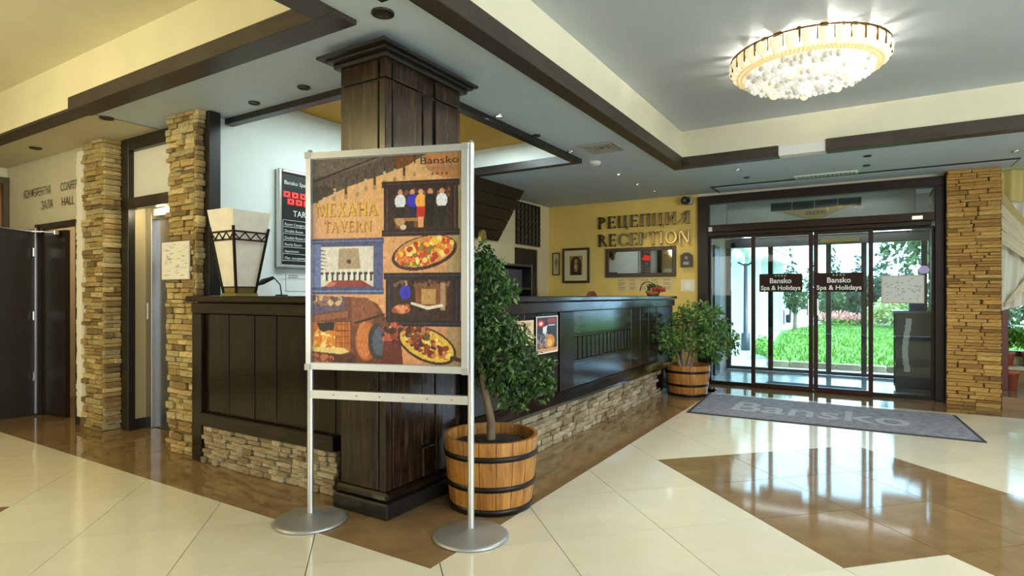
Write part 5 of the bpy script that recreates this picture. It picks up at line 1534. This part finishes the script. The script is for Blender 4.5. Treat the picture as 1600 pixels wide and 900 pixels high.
sp_ = empty('flower_pot', (8.5, -1.4, .125), 'small red pot low on the step beside the stone pillar', 'pot')
MB().lathe([(.001, .126), (.05, .126), (.075, .30), (.08, .30), (.08, .34), (.07, .34), (.066, .30), (.001, .30)], (8.62, -1.38), 20).build('pot', TERRA, sp_)
MB().lathe([(.001, .31), (.066, .305)], (8.62, -1.38), 16).build('soil', SOIL, sp_)

# ================================================================ OUTDOORS
B(9.74, 60, -25, 30, -.12, -.03).build('ground', plain('paved_yard', (.50, .50, .49), .6, noise=.1, nscale=1.5), kind='structure')['label'] = 'pale paved yard outside the entrance'
GRASS = plain('lawn_grass', (.10, .24, .018), .9, noise=.25, nscale=6, bump=.4)
lw = MB().prism([(11.0, 1.5), (11.4, -9), (27, -9), (27, 1.6), (21, 2.45), (14, 1.9)], -.03, 0.02).build('lawn', GRASS, label='bright green lawn outside the glass entrance', cat='lawn', kind='stuff')
n = 9000
gx = RNG.uniform(11.2, 26, n); gy = RNG.uniform(-6, 2.2, n)
keep = gy < np.interp(gx, [11, 14, 21, 27], [1.4, 1.8, 2.35, 1.5]); gx, gy = gx[keep], gy[keep]; n = len(gx)
a = RNG.random(n) * 6.28; h = .05 + .05 * RNG.random(n)
V = np.stack([np.stack([gx - .02 * np.cos(a), gy - .02 * np.sin(a), np.full(n, .015)], 1), np.stack([gx + .02 * np.cos(a), gy + .02 * np.sin(a), np.full(n, .015)], 1), np.stack([gx + .03 * np.sin(a), gy + .03 * np.cos(a), .015 + h], 1)], 1).reshape(-1, 3)
me = D.meshes.new('grass_blades'); me.from_pydata(V.tolist(), [], (np.arange(n * 3).reshape(-1, 3)).tolist())
me.materials.append(leaf_mat('grass_blade', [(0, (.07, .18, .012)), (.6, (.12, .28, .025)), (1, (.24, .38, .06))]))
o = D.objects.new('grass_blades', me); put(o, (0, 0, 0)); WL[o.name] = Vector((0, 0, 0)); props(o, 'loose grass blades standing on the lawn outside', 'grass', kind='stuff')
# edging kerb stones of the lawn
kb = empty('kerb', (11.1, -2, 0), 'low stone kerb along the near edge of the lawn', 'kerb')
for k in range(16):
    t0 = k / 16; y0 = 1.5 - 5.6 * t0
    B(10.86 + .2 * t0, 10.98 + .2 * t0, y0 - .335, y0, -.03, .07, c=.01).build('kerb_stone', STONEP, kb)
# lamp post
lp = empty('lamp_post', (13.75, 2.34, 0), 'dark garden lamp post with two white globes outside', 'lamp post')
MB().tube([(13.75, 2.34, -.03), (13.75, 2.34, .35), (13.75, 2.34, .36), (13.75, 2.34, 1.9)], [.10, .09, .05, .04], 12).build('post', plain('post_grey', (.06, .07, .08), .4, .3), lp)
MB().tube([(13.75, 2.15, 1.95), (13.75, 2.34, 1.85), (13.75, 2.53, 1.95)], .02, 8).build('arm', BLACK, lp)
for y in (2.12, 2.56): MB().ball((13.75, y, 2.08), .16, 10).build('globe', plain('globe_white', (.9, .9, .9), .3), lp)
# hotel wing at the left
hw = empty('hotel_wing', (17, 4.5, 0), 'white hotel wing with teal windows and orange wooden balcony left of the lawn', 'building')
B(10.2, 24, 3.1, 7.5, -.03, 2.3).build('wall', WHITE, hw)
for k in range(5):
    x = 11.0 + k * 2.6
    f = B(x, x + 1.5, 3.04, 3.1, .1, 2.1).build('window', plain('window_frame_white', (.75, .76, .76), .5), hw)
    B(x + .08, x + 1.42, 3.02, 3.045, .18, 2.02).build('pane', plain('teal_glass', (.10, .26, .28), .1), f)
    B(x + 1.9, x + 2.15, 2.7, 3.1, -.03, 2.5).build('pillar', WHITE, hw)
ORW = wood('orange_balcony_wood', 'x', [(.35, (.45, .20, .05)), (.6, (.68, .36, .12)), (.8, (.80, .50, .22))])
for k in range(5): B(10.2, 24, 2.55, 2.62, 2.45 + k * .2, 2.62 + k * .2).build('balcony_board', ORW, hw)
B(10.2, 24, 2.5, 7.5, 2.3, 2.44).build('balcony_slab', WHITE, hw)
B(10.2, 24, 4.0, 7.5, 2.44, 6.0).build('upper_wall', plain('sunlit_ochre', (.55, .30, .10), .7), hw)
h2 = empty('chalet', (33, 6.5, 0), 'orange timber chalet far beyond the lawn', 'building')
B(30, 36, 4.2, 9, -.03, 4.3).build('wall', plain('chalet_ochre', (.78, .45, .16), .7, noise=.1), h2)
MB().prism([(3.4, 4.2), (9.8, 4.2), (6.6, 6.6)], 29.4, 36.6, 'x').build('roof', plain('chalet_roof', (.18, .15, .14), .7), h2)
for y in (5.0, 6.6, 8.0): B(29.92, 30.0, y - .45, y + .45, 1.2, 2.5).build('window', plain('chalet_window', (.10, .07, .05), .3), h2)
B(29.3, 30, 4.0, 9.2, 2.8, 3.1).build('balcony', ORW, h2)
# white van
vn = empty('van', (27, 3.6, 0), 'white van parked at the end of the drive', 'van')
MB().prism([(25.4, .35), (29.4, .35), (29.4, 1.9), (26.6, 1.9), (26.0, 1.2), (25.4, 1.0)], 3.0, 4.5, 'y').build('body', plain('van_white', (.85, .85, .86), .2, coat=.5), vn)
B(25.95, 26.0, 3.15, 4.35, 1.18, 1.25).build('bonnet_edge', BLACK, vn)
MB().prism([(25.98, 1.22), (26.0, 1.2), (26.58, 1.86), (26.55, 1.88)], 3.12, 4.38, 'y').build('windscreen', plain('van_glass', (.05, .07, .08), .08), vn)
for x in (26.2, 28.6):
    for y in (2.98, 4.36): MB().tube([(x, y, .28), (x, y + .16, .28)], .31, 18).build('wheel', RUBBER, vn)


def garden_tree(x, y, h, blobs, n, size, mat, label, tr=.12, name='garden_tree', cat='tree', group=None):
    t = empty(name, (x, y, 0), label, cat, group)
    MB().tube([(x, y, -.03), (x + .05, y, h * .5), (x, y + .05, h * .8)], [tr, tr * .7, tr * .3], 8).build('trunk', BARK, t)
    leaf_cloud('crown', [(x + b[0], y + b[1], b[2], *b[3:]) for b in blobs], n, size, mat, t)


garden_tree(24.5, -2.6, 4.5, [(0, 0, 3.6, 1.9), (-.3, 1.2, 3.2, 1.3), (.2, -1.4, 3.9, 1.7), (0, .4, 4.9, 1.3), (0, 0, 2.2, 1.2)], 2600, .34, LEAFT, 'large leafy tree behind the lawn at right')
garden_tree(22.0, 2.15, 1.6, [(0, 0, 1.35, .42, .62), (0, 0, .95, .34)], 600, .16, LEAFT, 'small round garden tree with a slim trunk on the lawn', .07)
garden_tree(25.5, -.75, .5, [(0, 0, .65, .7, .6), (.1, .5, .5, .5, .45), (0, -.7, .55, .6, .5)], 900, .2, LEAFY, 'pale variegated shrub at the back of the lawn', .05, 'shrub', 'shrub')
garden_tree(28.2, .0, 1.2, [(0, 0, 1.3, .75, .7), (0, .2, .7, .6, .5)], 700, .34, LEAFC, 'dark spiky shrub behind the flower bed', .08, 'shrub', 'shrub')
garden_tree(29.4, 1.2, 1.2, [(0, 0, .9, .9, .8), (0, -1.0, .8, .8, .7)], 800, .25, LEAFT, 'mid green shrub left of the flower bed', .08, 'shrub', 'shrub')
garden_tree(28.5, -2.4, 1.2, [(0, 0, .9, 1.0, .8), (0, 1.0, .8, .8, .7)], 800, .25, LEAFT, 'mid green shrub right of the flower bed', .08, 'shrub', 'shrub')
fbd = empty('flower_bed', (26.3, 1.0, 0), 'pink flower bed at the back of the lawn', 'flower bed')
leaf_cloud('blossom', [(26.3, 1.0, .35, .6, .22), (26.3, .4, .3, .5, .2), (26.3, 1.5, .3, .4, .2)], 500, .16, PINK, fbd)
leaf_cloud('leaves', [(26.3, 1.0, .15, .7, .15), (26.3, .3, .15, .5, .15)], 300, .18, LEAFB, fbd)
con_l = ('leftmost', 'second', 'third', 'fourth', 'fifth', 'sixth', 'rightmost')
for k in range(7):
    x = 40 + (k * 37 % 5) * .7; y = 5.6 - k * 1.25; h = 3.4 + (k * 53 % 7) * .22
    garden_tree(x, y, h * .6, [(0, 0, h * q, .95 * (1.02 - q) + .12, .4) for q in (.15, .3, .45, .6, .75, .9)], 420, .3, LEAFC, con_l[k] + ' conifer in the far row behind the lawn', .1, 'conifer', 'tree', 'conifers in the far row')
hdg = empty('hedge', (31, 0, 0), 'long green hedge closing the garden behind the shrubs', 'hedge')
leaf_cloud('foliage', [(31.5, y, .7, .9, .8) for y in np.arange(-7, 2.4, .8)], 3200, .3, LEAFT, hdg)
leaf_cloud('foliage', [(12.2 + .4 * k, 1.75 + .06 * k, .12, .22, .16) for k in range(6)], 500, .09, LEAFB, empty('ground_cover', (13, 2.0, 0), 'low leafy planting at the foot of the lamp post', 'plants'))
# roof over the entrance so that the building closes outside
B(-4.4, 10.3, -4.9, 9.5, 3.02, 3.14).build('roof', plain('roof_grey', (.3, .3, .3), .8), kind='structure')['label'] = 'flat roof above the lobby'
mb = MB(); mb.box(10.0, 10.2, 2.0, 9.5, -.03, 3.05); mb.box(9.9, 10.1, -.85, 2.08, 2.62, 3.05); mb.box(9.74, 9.85, -4.8, -.75, 2.55, 3.05); mb.box(8.22, 10.0, 4.42, 9.5, -.03, .02); mb.box(8.2, 10.0, 2.08, 2.14, 0, 3.05)
wall(mb, 'wall_outer', CREAM, 'outer wall of the hotel beside the entrance')
mb = MB(); mb.box(-4.3, 8.2, 9.38, 9.48, 0, 3.05); mb.box(3.06, 8.2, 4.42, 4.5, 0, 3.05)
wall(mb, 'wall_outer', CREAM, 'closing wall behind lift and desk, out of view')
